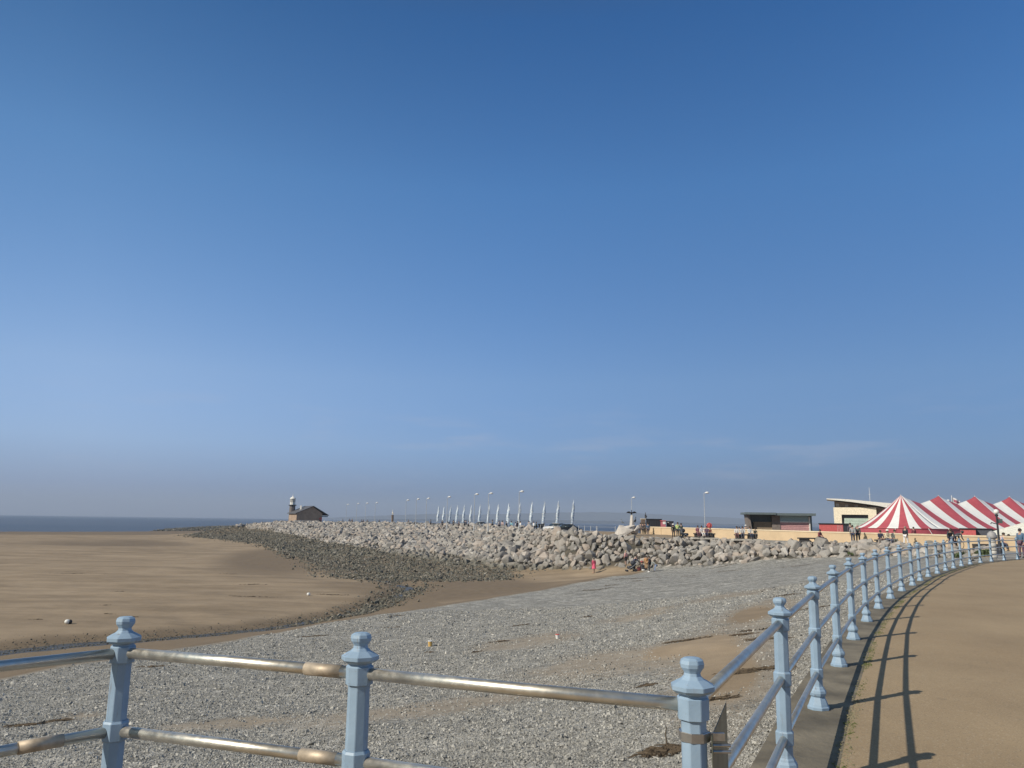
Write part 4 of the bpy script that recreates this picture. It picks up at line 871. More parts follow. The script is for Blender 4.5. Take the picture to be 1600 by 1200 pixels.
for t_ in (.18, .42, .66, .86):
    bm = BM(); q = u2*(Ll*t_)-u1*.04; d = u2*.42; v = [bm.verts.new(P3(q+d*s, z)) for s, z in ((-1, .9), (1, .9), (1, 2.2), (-1, 2.2))]; w2 = obj('window', bm, simple('window white', (.62, .55, .47), .7) if t_ == .18 else bpy.data.materials['window white'], lh); w2.modifiers.new('t', 'SOLIDIFY').thickness = .05
    bm = BM(); q = q-u1*.04; d = u2*.24; v = [bm.verts.new(P3(q+d*s, z)) for s, z in ((-1, 1.0), (1, 1.0), (1, 2.1), (-1, 2.1))]; g2 = obj('pane', bm, dst, w2); g2.modifiers.new('t', 'SOLIDIFY').thickness = .03
for t_, w3, z0_, z1_ in ((.48, .35, .3, 2.6), (.70, .5, .8, 2.2), (.22, .3, .9, 1.7)):
    bm = BM(); q = u1*(Lr*t_)-u2*.05; d = u1*w3; v = [bm.verts.new(P3(q+d*s, z)) for s, z in ((-1, z0_), (1, z0_), (1, z1_), (-1, z1_))]; w2 = obj('window', bm, dst, lh); w2.modifiers.new('t', 'SOLIDIFY').thickness = .05
bm = BM(); q = u1*(Lr*.93)-u2*.12; tube(bm, [P3(q, .9), P3(q, 1.9)], .38, 8); ls = obj('lifebuoy_box', bm, redstall, None); tag(ls, 'red lifebuoy cabinet against the wall of the stone house', 'lifebuoy'); ls.location = (XC, Yh, 0)
tw = empty('lighthouse', (bx_(457.2, Yh+6, 6), Yh+6, 0), 0, 'white lantern tower rising behind the roof of the stone house', 'lighthouse')
zl0 = zat(457, 788.6, Yh+6); zl1 = zat(457, 779.6, Yh+6); zf = zat(457, 771.5, Yh+6)
bm = BM(); lathe(bm, [(1.05, 0), (.9, zl0-.35)], 8); obj('tower', bm, dst, tw); bm = BM(); lathe(bm, [(.9, zl0-.345), (1.25, zl0-.25), (1.25, zl0-.02)], 8); obj('gallery', bm, black, tw)
bm = BM(); lathe(bm, [(.80, zl0-.015), (.80, zl1)], 8, rot=.3); ln = obj('lantern', bm, whitep, tw)
for k in range(8):
    an = .3+(k+.5)*PI/4; bm = BM(); box(bm, -.03, .03, -.13, .13, zl0+.75, zl1-.15, an, (.745*math.cos(an), .745*math.sin(an), 0)); obj('pane', bm, black, ln)
bm = BM(); lathe(bm, [(.98, zl1+.002), (.95, zl1+.1), (.7, zl1+.42), (.3, zl1+.68), (.12, zl1+.8), (.1, zl1+1.1), (.16, zl1+1.2), (.03, zl1+1.35), (.02, zf)], 10); obj('dome', bm, whitep, tw, True)
fe = empty('low_fence', (XC, Yh-3, 0), 0, 'low white fence on a dark kerb in front of the stone house', 'fence')
for k in range(9): bm = BM(); q = u1*(Lr*1.05*k/8); tube(bm, [P3(q, 0), P3(q, .95)], .05, 5); obj('post', bm, whitep, fe)
for z in (.5, .92): bm = BM(); q = u1*(Lr*1.05); tube(bm, [(0, 0, z), P3(q, z)], .045, 5); obj('rail', bm, whitep, fe)
# jetty lamps
lampm = simple('galvanised steel', (.46, .48, .50), .5, .3)
def mk_lamp():
    r = empty('street_lamp'); bm = BM(); lathe(bm, [(.11, 0), (.10, .8), (.065, .85), (.05, 6.0)], 8); me1 = obj('pole', bm, lampm, r)
    bm = BM(); tube(bm, [(0, 0, 5.95), (.12, 0, 6.08), (.36, 0, 6.10)], .03, 6); obj('arm', bm, lampm, r)
    bm = BM(); lathe(bm, [(0, 5.93), (.20, 5.95), (.30, 6.02), (.28, 6.12), (.14, 6.20), (0, 6.22)], 12, (.44, 0, 0)); obj('lamp_head', bm, whitep, r, True); return r
def copy_tree(o, parent=None):
    c = o.copy(); COL.objects.link(c)
    if parent is not None: c.parent = parent
    for ch in o.children: copy_tree(ch, c)
    return c
lamp0 = mk_lamp(); first = True
LAMPS = [(541, 788.5, 'leftmost lamp post, nearest the stone house'), (557, 787, 'second lamp post right of the stone house'), (571, 786.3, 'third lamp post right of the stone house'), (586, 785.6, 'fourth lamp post, last before the lone pillar'), (634, 781.6, 'first lamp post right of the lone bird pillar'), (650, 780, 'middle lamp post of three right of the bird pillar'), (666, 779, 'lamp post just before the first feather flag'), (698.5, 776.6, 'lamp post between the second and third feather flags'), (741, 772.3, 'lamp post right of the sixth feather flag'), (763, 771, 'lamp post beside the eighth feather flag'), (811, 768, 'tall lamp post crossing the eleventh feather flag'), (987, 777.6, 'lamp post rising behind the cormorant rock sculpture'), (1101, 770, 'tall lamp post beside the red lifebuoy on the wall')]
for px, py, lb in LAMPS:
    Y = 4.55*FPX/(hor(px)-py); o = lamp0 if first else copy_tree(lamp0); first = False
    o.location = (bx_(px, Y, 3), Y, -.01); tag(o, 'slim grey '+lb, 'street lamp', 'lamp posts along the stone jetty')
# feather flags
fm, nt, bs = newmat('feather flag cloth'); P = pos(nt, True)
nz = noise(nt, scalev(nt, P, (3, 3, 5.5)), 1., 3); nt.links.new(mixc(nt, remap(nt, nz, .46, .58, 0, .75, True), (.68, .74, .80), (.22, .34, .50)), bs.inputs['Base Color']); bs.inputs['Roughness'].default_value = .8
def mk_flag(seed):
    r = empty('feather_flag'); bm = BM(); n = 14
    def spine(t): return Vector((.10*t+.62*max(0, t-.25)**2.0*1.25, 0, 5.0*t))
    tube(bm, [spine(i/n) for i in range(n+1)], [.03*(1-.7*i/n) for i in range(n+1)], 5); obj('pole', bm, lampm, r)
    bm = BM(); V = []
    for i in range(n+1):
        t = .24+.76*i/n; a = spine(t)+Vector((.02, 0, 0)); wd_ = (.50-.05*math.sin(i*1.9+seed))*(1-max(0, (t-.62)/.38)**1.7)+.02; sw = .07*math.sin(i*.9+seed)
        V.append([bm.verts.new(a), bm.verts.new(a+Vector((wd_*.5, sw, 0))), bm.verts.new(a+Vector((wd_, -sw*.6, -.02)))])
    for i in range(n):
        for j in range(2): bm.faces.new((V[i][j], V[i][j+1], V[i+1][j+1], V[i+1][j]))
    b_ = obj('banner', bm, fm, r, True); b_.modifiers.new('t', 'SOLIDIFY').thickness = .012
    bm = BM(); box(bm, -.3, .3, -.04, .04, 0, .05); box(bm, -.04, .04, -.3, .3, .051, .1); obj('base', bm, black, r); return r
FLAGS = [(681.5, 790.8), (690, 790.8), (700.3, 790.8), (710.8, 789.4), (721.3, 789), (732.3, 789.4), (746.1, 788.6), (760.1, 789), (774.1, 787.3), (790.4, 785.9), (807.9, 785.9), (826.3, 784.1), (845.9, 784.1), (867.4, 782.9), (891, 782)]
ordn = ['first', 'second', 'third', 'fourth', 'fifth', 'sixth', 'seventh', 'eighth', 'ninth', 'tenth', 'eleventh', 'twelfth', 'thirteenth', 'fourteenth']
for i, (px, yt) in enumerate(FLAGS):
    Y = 3.4*FPX/(hor(px)-yt); o = mk_flag(i*1.3); o.location = (bx_(px, Y, 2), Y, -.01); o.rotation_euler = (0, 0, rng.normal(0, .12))
    lb = 'rightmost and tallest pale blue feather flag, above the parked dark car' if i == 14 else 'leftmost pale blue feather flag of the row on the jetty' if i == 0 else f'pale blue feather flag, {ordn[i]} from the left of the row'
    tag(o, lb, 'feather flag', 'feather flags along the stone jetty')
# jetty railing
jr = empty('jetty_railing', (0, 0, 0), 0, 'thin pale post railing running along the top of the stone jetty', 'railing')
cr = resample(crest, np.linspace(0, 1, 400)); pj = []
for c in cr:
    pxx = 800+FPX*((c-EYEP)@Rv)/((c-EYEP)@Fv)
    if 505 < pxx < 945: pj.append(c[:2])
pj = offset(np.array(pj), -3.2) if np.array(pj)[0][0] > 0 else np.array(pj)
sj = np.r_[0, np.cumsum(np.linalg.norm(np.diff(pj, axis=0), axis=1))]; npst = min(90, int(sj[-1]/2.4)); pm = None; last = None
jr.location = (pj[0][0], pj[0][1], 0)
for k in range(npst):
    s = sj[-1]*k/(npst-1); x, y = np.interp(s, sj, pj[:, 0])-pj[0][0], np.interp(s, sj, pj[:, 1])-pj[0][1]
    if pm is None:
        bm = BM(); lathe(bm, [(.05, 0), (.045, 1.12), (.02, 1.2), (0, 1.21)], 6); o = obj('post', bm, lampm, jr); pm = o.data
    else: o = bpy.data.objects.new('post', pm); COL.objects.link(o); o.parent = jr
    o.location = (x, y, 0)
    if last is not None and k % 2 == 0:
        for z in (.6, 1.08): bm = BM(); tube(bm, [(last[0], last[1], z), (x, y, z)], .012, 4); obj('rail', bm, lampm, jr)
    if k % 2 == 0: last = (x, y)
# cars
def car(px, Y, z, label, matb, rz, L=4.2, nm='parked_car'):
    t = empty(nm, (bx_(px, Y, .7), Y, z), rz, label, 'car'); H_ = 1.45
    prof = [(-L/2, .35), (-L/2, .72), (-L/2+.15, .88), (-L/2+1.15, .96), (L/2-.75, .98), (L/2-.05, .86), (L/2, .6), (L/2, .35), (L/2-.35, .22), (-L/2+.35, .22)]
    def ext(pr, w_, name, m_, wt=None):
        bm = BM(); wt = wt or w_; zs_ = [z for _, z in pr]; zl, zh = min(zs_), max(zs_)
        a = [bm.verts.new((x, -(w_+(wt-w_)*(z-zl)/(zh-zl)), z)) for x, z in pr]; b = [bm.verts.new((x, (w_+(wt-w_)*(z-zl)/(zh-zl)), z)) for x, z in pr]; n_ = len(pr)
        bm.faces.new(a); bm.faces.new(b[::-1]); [bm.faces.new((a[i], b[i], b[(i+1) % n_], a[(i+1) % n_])) for i in range(n_)]; bmesh.ops.recalc_face_normals(bm, faces=bm.faces)
        bmesh.ops.bevel(bm, geom=list(bm.edges), offset=.04, segments=2, affect='EDGES', clamp_overlap=True)
        return obj(name, bm, m_, t, True)
    ext(prof, .88, 'body', matb); ext([(-L/2+.95, .95), (-L/2+1.65, 1.38), (-L/2+2.0, 1.40), (L/2-1.15, 1.38), (L/2-.35, .96)], .80, 'cabin', simple('car glass', (.03, .04, .05), .1) if 'car glass' not in bpy.data.materials else bpy.data.materials['car glass'], .62)
    ext([(-L/2+1.6, 1.385), (-L/2+1.9, 1.45), (L/2-1.35, 1.44), (L/2-1.1, 1.385)], .63, 'roof', matb, .60)
    for sx_ in (-L/2+.75, L/2-.8):
        for sy in (-1, 1):
            bm = BM(); tube(bm, [(sx_, .68*sy, .31), (sx_, .89*sy, .31)], .31, 14); w2 = obj('wheel', bm, black, t); bm = BM(); tube(bm, [(sx_, .885*sy, .31), (sx_, .905*sy, .31)], .17, 10); obj('rim', bm, lampm, w2)
    for sy in (-1, 1): bm = BM(); box(bm, -L/2-.01, -L/2+.08, .55*sy-.14, .55*sy+.14, .62, .76); obj('headlight', bm, whitep, t)
    return t
dkcar = simple('dark car paint', (.025, .028, .036), .2, .3); whcar = simple('white car paint', (.60, .60, .60), .25)
car(884, 104, -.12, 'dark parked car on the jetty, right of the black cabinet', dkcar, .12)
car(869, 114, 0, 'white car half hidden behind the dark parked car', whcar, -.9, 4.0)
car(749, 160, 0, 'small pale car parked below the seventh feather flag', whcar, .5, 3.8)
# benches on the upper promenade
bw = simple('dark bench timber', (.055, .05, .048), .7); plm = simple('pale concrete', (.50, .46, .40), .9)
BENCH = [(1084, 1117, 84, 'dark slab bench below the red lifebuoy', 1), (1148, 1183, 79.5, 'dark slab bench in front of the open shelter half', 1), (1247, 1290, 75, 'longest dark slab bench, left of the red stall, mostly empty', 0), (1368, 1412, 70, 'dark slab bench in front of the marquee end', 0), (1522, 1561, 57, 'dark slab bench seen through the far railing posts', 0)]
bench_at = {}
for a, b, Y, lb, pl_ in BENCH:
    xa, xb = bx_(a, Y, .4), bx_(b, Y, .4); t = empty('bench', ((xa+xb)/2, Y, 0), 0, lb, 'bench', 'benches along the upper promenade'); w_ = (xb-xa)/2; z0 = .18 if pl_ else 0
    bm = BM(); box(bm, -w_, w_, -.28, .28, z0+.33, z0+.45, bevel=.015); obj('seat', bm, bw, t)
    for s in (-1, 1): bm = BM(); box(bm, s*w_*.55-.42, s*w_*.55+.42, -.22, .22, z0, z0+.328); obj('leg', bm, bw, t)
    if pl_: bm = BM(); box(bm, -w_-.25, w_+.25, -.6, .5, 0, .178); obj('plinth', bm, plm, t)
    bench_at[a] = (Y, z0+.45)
# lifebuoy on the wall
lb_ = empty('lifebuoy', (bx_(1107, 91, 1.3), 90.6, 1.1), 0, 'red lifebuoy housing standing up above the cream wall', 'lifebuoy')
bm = BM(); m_o = bm
for i in range(20):
    a0, a1 = 2*PI*i/20, 2*PI*(i+1)/20
    for j in range(8):
        b0, b1 = 2*PI*j/8, 2*PI*(j+1)/8
        bm.faces.new([bm.verts.new(((.24+.085*math.cos(b))*math.cos(a), .085*math.sin(b), .33+(.24+.085*math.cos(b))*math.sin(a))) for a, b in ((a0, b0), (a1, b0), (a1, b1), (a0, b1))])
bmesh.ops.remove_doubles(bm, verts=bm.verts, dist=.001); obj('ring', bm, redstall, lb_, True); bm = BM(); lathe(bm, [(.12, .15), (.16, .33), (.12, .5)], 8); obj('housing', bm, redstall, lb_); bm = BM(); tube(bm, [(0, .05, -1.1), (0, .05, .2)], .04, 6); obj('post', bm, redstall, lb_)
# scrub and low plants at the end of the bank
lf = simple('salt scrub leaves', (.085, .11, .045), .9, 0, .3, 20)
for px, py, z, s, lb in ((1338, 866, -1, 1.0, 'low green scrub plant among rocks left of the railing'), (1345, 858, -.6, .7, 'small green scrub plant higher on the rocks'), (1503, 871, -.3, .9, 'brown green scrub plant behind the far railing posts'), (1538, 868, -.3, 1.0, 'scrub plant at the last rocks beyond the railing')):
    p = drop(px, py, z); t = empty('shrub', p, 0, lb, 'shrub'); V = []; Fc = []
    for k in range(420):
        d = rng.normal(size=3); d /= np.linalg.norm(d); r = s*(.35+.35*rng.random()); c = np.array([d[0]*r*1.1, d[1]*r*.7, abs(d[2])*r*.55]); a = rng.normal(size=3)*.07*s; b2 = rng.normal(size=3)*.05*s; q = len(V)
        V += [c-a, c+b2, c+a, c-b2]; Fc.append((q, q+1, q+2, q+3))
    npmesh('foliage', V, Fc, lf, t); bm = BM(); tube(bm, [(0, 0, -.1), (.05, 0, .3)], [.04, .02], 5); obj('stem', bm, wood, t)
# cairn of loose boulders beside the far posts
for px, py, s, lb in ((1437, 871, .8, 'pale round boulder'), (1500, 868, .9, 'white boulder'), (1512, 876, .8, 'low white boulder'), (1524, 873, .6, 'small pale boulder'), (1463, 866, .7, 'grey boulder')):
    p = drop(px, py, -.4); o = bpy.data.objects.new('loose_boulder', rock_me[int(s*10) % 16]); COL.objects.link(o); o.matrix_world = Matrix.Translation((p[0], p[1], p[2]+.2*s)) @ Matrix(rotm(1)[0].tolist()).to_4x4() @ Matrix.Scale(s, 4)
    tag(o, f'{lb} seen between the far railing posts', 'boulder')
# ------------------------------------------------------------------ people
_cm = {}
def cmat(col, rough=.85):
    k = tuple(round(c, 3) for c in col)
    if k not in _cm: _cm[k] = simple('cloth', col, rough, 0, .12, 9)
    return _cm[k]
SKIN = simple('skin', (.42, .26, .19), .6, 0, .06, 8); 
def skinmesh(name, verts, edges, radii, mat, parent, root=0, sub=1):
    me = bpy.data.meshes.new(name); me.from_pydata([tuple(v) for v in verts], edges, []); me.materials.append(mat)
    o = bpy.data.objects.new(name, me); COL.objects.link(o); o.parent = parent
    sm = o.modifiers.new('skin', 'SKIN'); sm.use_smooth_shade = True
    for i, r in enumerate(radii):
        d = me.skin_vertices[0].data[i]; d.radius = (r if isinstance(r, tuple) else (r, r)); d.use_root = (i == root)
    if sub: ss = o.modifiers.new('sub', 'SUBSURF'); ss.levels = sub; ss.render_levels = sub
    return o
def joints(pose, lean=0., arms='down'):
    J = {}
    if pose in ('sit', 'ground'):
        ph = .10 if pose == 'ground' else .0
        J['pel'] = (0, 0, ph+.02); J['sp'] = (0, -.03+lean*.3, ph+.24); J['ch'] = (0, -.02+lean*.7, ph+.43); J['nk'] = (0, .0+lean, ph+.56); J['hd'] = (0, .03+lean*1.1, ph+.68); J['cr'] = (0, .03+lean*1.1, ph+.79)
        for s, t in ((-1, 'l'), (1, 'r')):
            J['hip'+t] = (.09*s, .02, ph+.0)
            if pose == 'sit': J['kn'+t] = (.11*s, .43, ph+.02); J['an'+t] = (.12*s, .45+.04*s, ph-.37); J['to'+t] = (.12*s, .60+.04*s, ph-.42)
            else: J['kn'+t] = (.14*s, .34, ph+.24); J['an'+t] = (.15*s, .56, ph-.02); J['to'+t] = (.16*s, .72, ph-.03)
            J['sh'+t] = (.17*s, .0+lean*.9, ph+.49); J['el'+t] = (.22*s, .08+lean*.6, ph+.24); J['wr'+t] = (.14*s, .28+lean*.3, ph+.13); J['ha'+t] = (.12*s, .36+lean*.3, ph+.10)
        return J
    b = {'bend': .34, 'stoop': .17}.get(pose, 0)
    J['pel'] = (0, -b*.5, .93-b*.12); J['sp'] = (0, 0-b*.1, 1.13-b*.12); J['ch'] = (0, b*.6, 1.31-b*.35); J['nk'] = (0, .0+b*1.25, 1.46-b*.65); J['hd'] = (0, .03+b*1.65, 1.57-b*.75); J['cr'] = (0, .03+b*1.8, 1.68-b*.80)
    st = .20 if pose == 'walk' else .03
    for s, t in ((-1, 'l'), (1, 'r')):
        J['hip'+t] = (.09*s, -b*.5, .90-b*.12); J['kn'+t] = (.10*s, st*s*.5+.03-b*.2, .49); J['an'+t] = (.11*s, st*s, .09); J['to'+t] = (.12*s, st*s+.15, .035)
        J['sh'+t] = (.175*s, .0+b*1.1, 1.385-b*.55)
        sw = -.15*s if pose == 'walk' else .02
        if arms == 'fwd': J['el'+t] = (.21*s, .14+b, 1.13-b*.5); J['wr'+t] = (.13*s, .36+b, 1.08-b*.8); J['ha'+t] = (.12*s, .44+b, 1.07-b*.9)
        else: J['el'+t] = (.225*s, sw*.5+b*1.2-.02, 1.11-b*.6); J['wr'+t] = (.22*s, sw+b*1.35+.04, .88-b*.5); J['ha'+t] = (.215*s, sw+b*1.4+.07, .80-b*.5)
    return J
def person(px, Y, z, rz, label, top, legs, hairc=(.05, .035, .025), pose='stand', h=1.7, lean=0., arms='down', hat=None, shoes=(.05, .05, .05), dress=None, shorts=False, far=False, group=None, name='person'):
    s = h/1.72; x = bx_(px, Y, z+.8); t = empty(name, (x, Y, z), rz, label, 'person', group); t.scale = (s, s, s); J = joints(pose, lean, arms)
    K = ['pel', 'sp', 'ch', 'nk', 'hd', 'cr']; r = [(.13, .10), (.12, .09), (.15, .10), .05, .088, .055]
    V = [J[k] for k in K]; E_ = [(i, i+1) for i in range(5)]
    def add(p, rad, parent_i): V.append(p); r.append(rad); E_.append((parent_i, len(V)-1)); return len(V)-1
    for sd in 'lr':
        a = add(J['sh'+sd], .052, 2); a = add(J['el'+sd], .040, a); a = add(J['wr'+sd], .027, a)
        w0 = Vector(J['wr'+sd]); dr = (Vector(J['ha'+sd])-w0).normalized(); sdv = dr.cross(Vector((0, 1, .3))).normalized()
        pm_ = add(tuple(w0+dr*.05), (.036, .018), a)
        if not far:
            for fi, (off_, ln_) in enumerate(((-.030, .070), (-.010, .085), (.010, .080), (.030, .062))):
                q = add(tuple(w0+dr*.095+sdv*off_), .010, pm_); add(tuple(w0+dr*(.095+ln_*.9)+sdv*off_*1.1+Vector((0, .012+.004*fi, .006))), .008, q)
            add(tuple(w0+dr*.085-sdv*.055+Vector((0, .01, 0))), .010, pm_)
        a = add(J['hip'+sd], .088, 0); a = add(J['kn'+sd], .056, a); a = add(J['an'+sd], .038, a); add(J['to'+sd], .032, a)
    skinmesh('body', V, E_, r, SKIN, t)
    cm = cmat(top)
    V2 = [J['pel'], J['sp'], J['ch'], (J['nk'][0], J['nk'][1], J['nk'][2]-.045)]; E2 = [(0, 1), (1, 2), (2, 3)]; r2 = [(.155, .125), (.148, .12), (.175, .125), .07]
    for sd in 'lr':
        V2 += [J['sh'+sd], J['el'+sd], J['wr'+sd]]; n_ = len(V2); E2 += [(2, n_-3), (n_-3, n_-2), (n_-2, n_-1)]; r2 += [.070, .056, .040]
    skinmesh('jacket' if not dress else 'dress', V2, E2, r2, cm, t)
    if dress:
        bm = BM(); lathe(bm, [(.14, 1.05), (.17, .9), (.26, .52), (.27, .50)], 12); obj('skirt', bm, cm, t, True)
    else:
        lm = cmat(legs); V3 = [J['pel']]; E3 = []; r3 = [(.165, .125)]
        for sd in 'lr':
            kn, an = Vector(J['kn'+sd]), Vector(J['an'+sd]); end = kn if shorts else an+(kn-an)*.06
            V3 += [J['hip'+sd], tuple(kn)]+([] if shorts else [tuple(end)]); b = len(V3)-(2 if shorts else 3); E3 += [(0, b), (b, b+1)]+([] if shorts else [(b+1, b+2)]); r3 += [.105, .072]+([] if shorts else [.058])
        skinmesh('trousers' if not shorts else 'shorts', V3, E3, r3, lm, t)
    for sd in 'lr':
        a, b = Vector(J['an'+sd]), Vector(J['to'+sd]); bm = BM(); tube(bm, [a-(b-a)*.25+Vector((0, 0, -.03)), a+Vector((0, 0, -.02)), b, b+(b-a)*.2], [.035, .05, .046, .022], 8); obj('shoe', bm, cmat(shoes, .6), t, True)
    hd = J['hd']
    bm = BM(); ball(bm, (hd[0], hd[1]-.022, hd[2]+.035), .108, .95, 1.0, 1.0, 10, 8); obj('hair', bm, cmat(hairc), t, True)
    if not far:
        bm = BM(); tube(bm, [(0, hd[1]+.085, hd[2]+.0), (0, hd[1]+.115, hd[2]-.025), (0, hd[1]+.085, hd[2]-.035)], [.010, .014, .008], 6); obj('nose', bm, SKIN, t, True)
        for s_ in (-1, 1):
            bm = BM(); ball(bm, (s_*.034, hd[1]+.082, hd[2]+.008), .011, 1, .6, 1, 6, 4); obj('eye', bm, cmat((.03, .025, .02)), t)
            bm = BM(); ball(bm, (s_*.088, hd[1]+.005, hd[2]-.005), .024, .4, .8, 1.2, 6, 4); obj('ear', bm, SKIN, t)
    if hat:
        bm = BM(); lathe(bm, [(.165, hd[2]+.05), (.16, hd[2]+.062), (.112, hd[2]+.07), (.105, hd[2]+.15), (.06, hd[2]+.175), (0, hd[2]+.178)], 12, (hd[0], hd[1]-.01, 0)); obj('hat', bm, cmat(hat), t, True)
    return t
DK = (.03, .035, .045); NV = (.035, .045, .085)
# upper promenade
person(1332.5, 72.5, 0, -.4, 'person in light grey hooded top walking beside a companion in dark green', (.30, .30, .31), NV, pose='walk', h=1.72)
person(1340.5, 72.9, 0, -.5, 'person in dark green jacket walking right of the grey hooded companion', (.075, .085, .075), (.04, .05, .07), pose='walk', h=1.74, hairc=(.35, .3, .25))
person(1329, 81, 0, PI, 'person in dark top standing behind the cream wall left of the marquee', (.09, .07, .09), DK, h=1.95)
Yb_, zb_ = bench_at[1368]
person(1375, Yb_, zb_, PI, 'seated person in navy jumper with pale print on the marquee end bench', (.035, .04, .075), (.10, .06, .06), pose='sit', h=1.75, arms='fwd')
person(1386, Yb_-.1, zb_, PI+.4, 'seated person in pale cream top and white hat on the marquee end bench', (.62, .54, .40), (.10, .11, .16), pose='sit', h=1.85, hat=(.68, .64, .58))
person(1397.5, Yb_, zb_, PI-.3, 'seated person in grey green jacket at the right of the marquee end bench', (.13, .15, .145), (.14, .15, .14), pose='sit', h=1.9)
person(1415, 66.5, 0, -.9, 'person in black top and bright white trousers walking before the marquee', (.02, .022, .035), (.72, .70, .70), pose='walk', h=1.66, hairc=(.25, .2, .16), shoes=(.5, .5, .5))
person(1428, 80, 0, 0, 'person in maroon standing behind the cream wall in front of the marquee', (.20, .05, .07), DK, h=1.62)
person(1485, 58, 0, PI*.9, 'person in black jacket standing beside a bicycle near the far railing', (.035, .04, .05), (.12, .14, .19), h=1.68, pose='stoop')
person(1493, 58.6, 0, -PI/2, 'person in dark clothes leaning over the bicycle near the far railing', (.06, .06, .07), NV, h=1.6, pose='bend', hat=(.05, .05, .05))
Yb_, zb_ = bench_at[1522]
person(1567.5, 57, .45, PI, 'seated person in pale pink top right of the dark lamp post', (.66, .45, .44), NV, pose='sit', h=1.78)
person(1575.5, 57.5, .45, PI+.2, 'seated person in dark grey clothes beside the pale pink top', (.08, .085, .09), (.08, .085, .09), pose='sit', h=1.55)
person(1595.5, 43.5, 0, PI*.6, 'person in blue jacket and plum trousers standing at the right frame edge', (.085, .15, .24), (.13, .075, .11), h=1.62, hairc=(.04, .03, .04))
Yb_, zb_ = bench_at[1247]
person(1279.5, Yb_, zb_, PI+.6, 'seated person in dark red top alone on the longest bench', (.20, .05, .06), (.05, .055, .08), pose='sit', h=1.72, lean=.08)
Yb_, zb_ = bench_at[1148]
for px, tp_, lg, lb, ps in ((1151, (.62, .58, .55), (.16, .08, .08), 'seated person in white top at the left end of the shelter bench', .0), (1160, (.50, .50, .50), (.05, .06, .09), 'seated person in pale shirt leaning forward, second on the shelter bench', .10), (1171.5, (.66, .64, .60), (.04, .05, .08), 'seated person in bright white shirt, third on the shelter bench', -.03), (1179.5, (.07, .075, .06), (.05, .05, .05), 'seated person in dark green clothes at the right end of the shelter bench', .05)):
    person(px, Yb_, zb_, PI+rng.normal(0, .3), lb, tp_, lg, pose='sit', h=1.7 if px < 1178 else 1.3, lean=ps)
person(1165.5, 90.5, 0, 0, 'person in white cap seen behind the cream wall left of the shelter', (.4, .3, .24), DK, h=1.56, hat=(.66, .64, .6))
person(1155, 92, 0, 0, 'dark haired head just above the cream wall left of the shelter', (.05, .05, .06), DK, h=1.38)
Yb_, zb_ = bench_at[1084]
for px, tp_, lg, lb, h_ in ((1090, (.24, .09, .12), (.14, .06, .08), 'seated person in maroon top on the bench below the lifebuoy', 1.72), (1096, (.68, .64, .62), (.6, .58, .58), 'seated person dressed in white on the bench below the lifebuoy', 1.7), (1104, (.12, .07, .11), (.06, .06, .10), 'seated person in purple top on the bench below the lifebuoy', 1.6), (1109.3, (.26, .09, .07), (.06, .06, .06), 'small seated person in russet top at the right of the lifebuoy bench', 1.25)):
    person(px, Yb_, zb_, PI+rng.normal(0, .25), lb, tp_, lg, pose='sit', h=h_)
person(1052.5, 86, 0, PI*.9, 'person in dark green coat and white cap beside the yellow vest', (.035, .06, .055), (.03, .03, .035), h=1.7, pose='stoop', hat=(.6, .58, .56))
person(1059, 87, 0, PI, 'person wearing a bright yellow green vest against the cream wall', (.50, .62, .24), (.045, .06, .075), h=1.78)
person(1064.5, 86.6, 0, PI*.8, 'person in black right of the yellow vest, holding a dark pushchair', (.025, .035, .035), DK, h=1.68, arms='fwd')
person(1012.5, 97.5, 0, 0, 'person in blue jacket at the left end of the cream wall', (.06, .12, .21), (.06, .06, .09), h=1.68)
for px, Y, c_, lb in ((1004.5, 99, (.055, .05, .065), 'person in black standing between the rock sculpture and the blue jacket'), (1008, 101, (.12, .09, .10), 'person in plum grey partly behind the blue jacket'), (1001, 103, (.15, .12, .11), 'person in brown beside the rock sculpture, farther back')):
    person(px, Y, 0, rng.normal(0, .5), lb, c_, DK, h=1.68)
# people on the beach
def bz(px, py, g=-3.2): return drop(px, py, g)
p = bz(928, 895.5); person(928, p[1], p[2], PI*.15, 'child in bright pink dress standing on the sand at the foot of the rocks', (.62, .10, .17), (.4, .1, .1), h=1.58, dress=True, hairc=(.06, .04, .03), shoes=(.42, .26, .19))
p = bz(978, 889); person(978, p[1], p[2]+.35, PI*.2, 'person in pale pink top and black shorts climbing onto the lowest rocks', (.66, .36, .34), (.03, .03, .035), h=1.55, shorts=True, hairc=(.4, .28, .18))
p = bz(991, 892); person(991, p[1], p[2], -PI*.4, 'person in navy jacket bending over the pushchair on the beach', (.05, .06, .11), (.035, .04, .06), h=1.72, pose='stoop', arms='fwd')
p = bz(1003, 891); person(1003, p[1], p[2], PI*.6, 'person in black with red scarf sitting on the beach among bags', (.04, .04, .05), (.09, .03, .04), h=1.7, pose='ground', hat=(.35, .08, .08))
p = bz(1009.5, 890.5); person(1009.5, p[1], p[2], PI, 'person in orange tan coat standing just left of the black tracksuit', (.50, .26, .11), (.5, .3, .15), h=1.45)
p = bz(1014.5, 894); person(1014.5, p[1], p[2], PI*.4, 'person in black tracksuit and white shoes standing on the shingle edge', (.028, .032, .05), (.02, .022, .03), h=1.58, pose='stand', shoes=(.75, .74, .72))
p = bz(1022.5, 893); person(1022.5, p[1], p[2], PI*.5, 'child in white top and pale blue trousers bending, right of the black tracksuit', (.45, .46, .42), (.30, .38, .55), h=1.25, pose='bend')
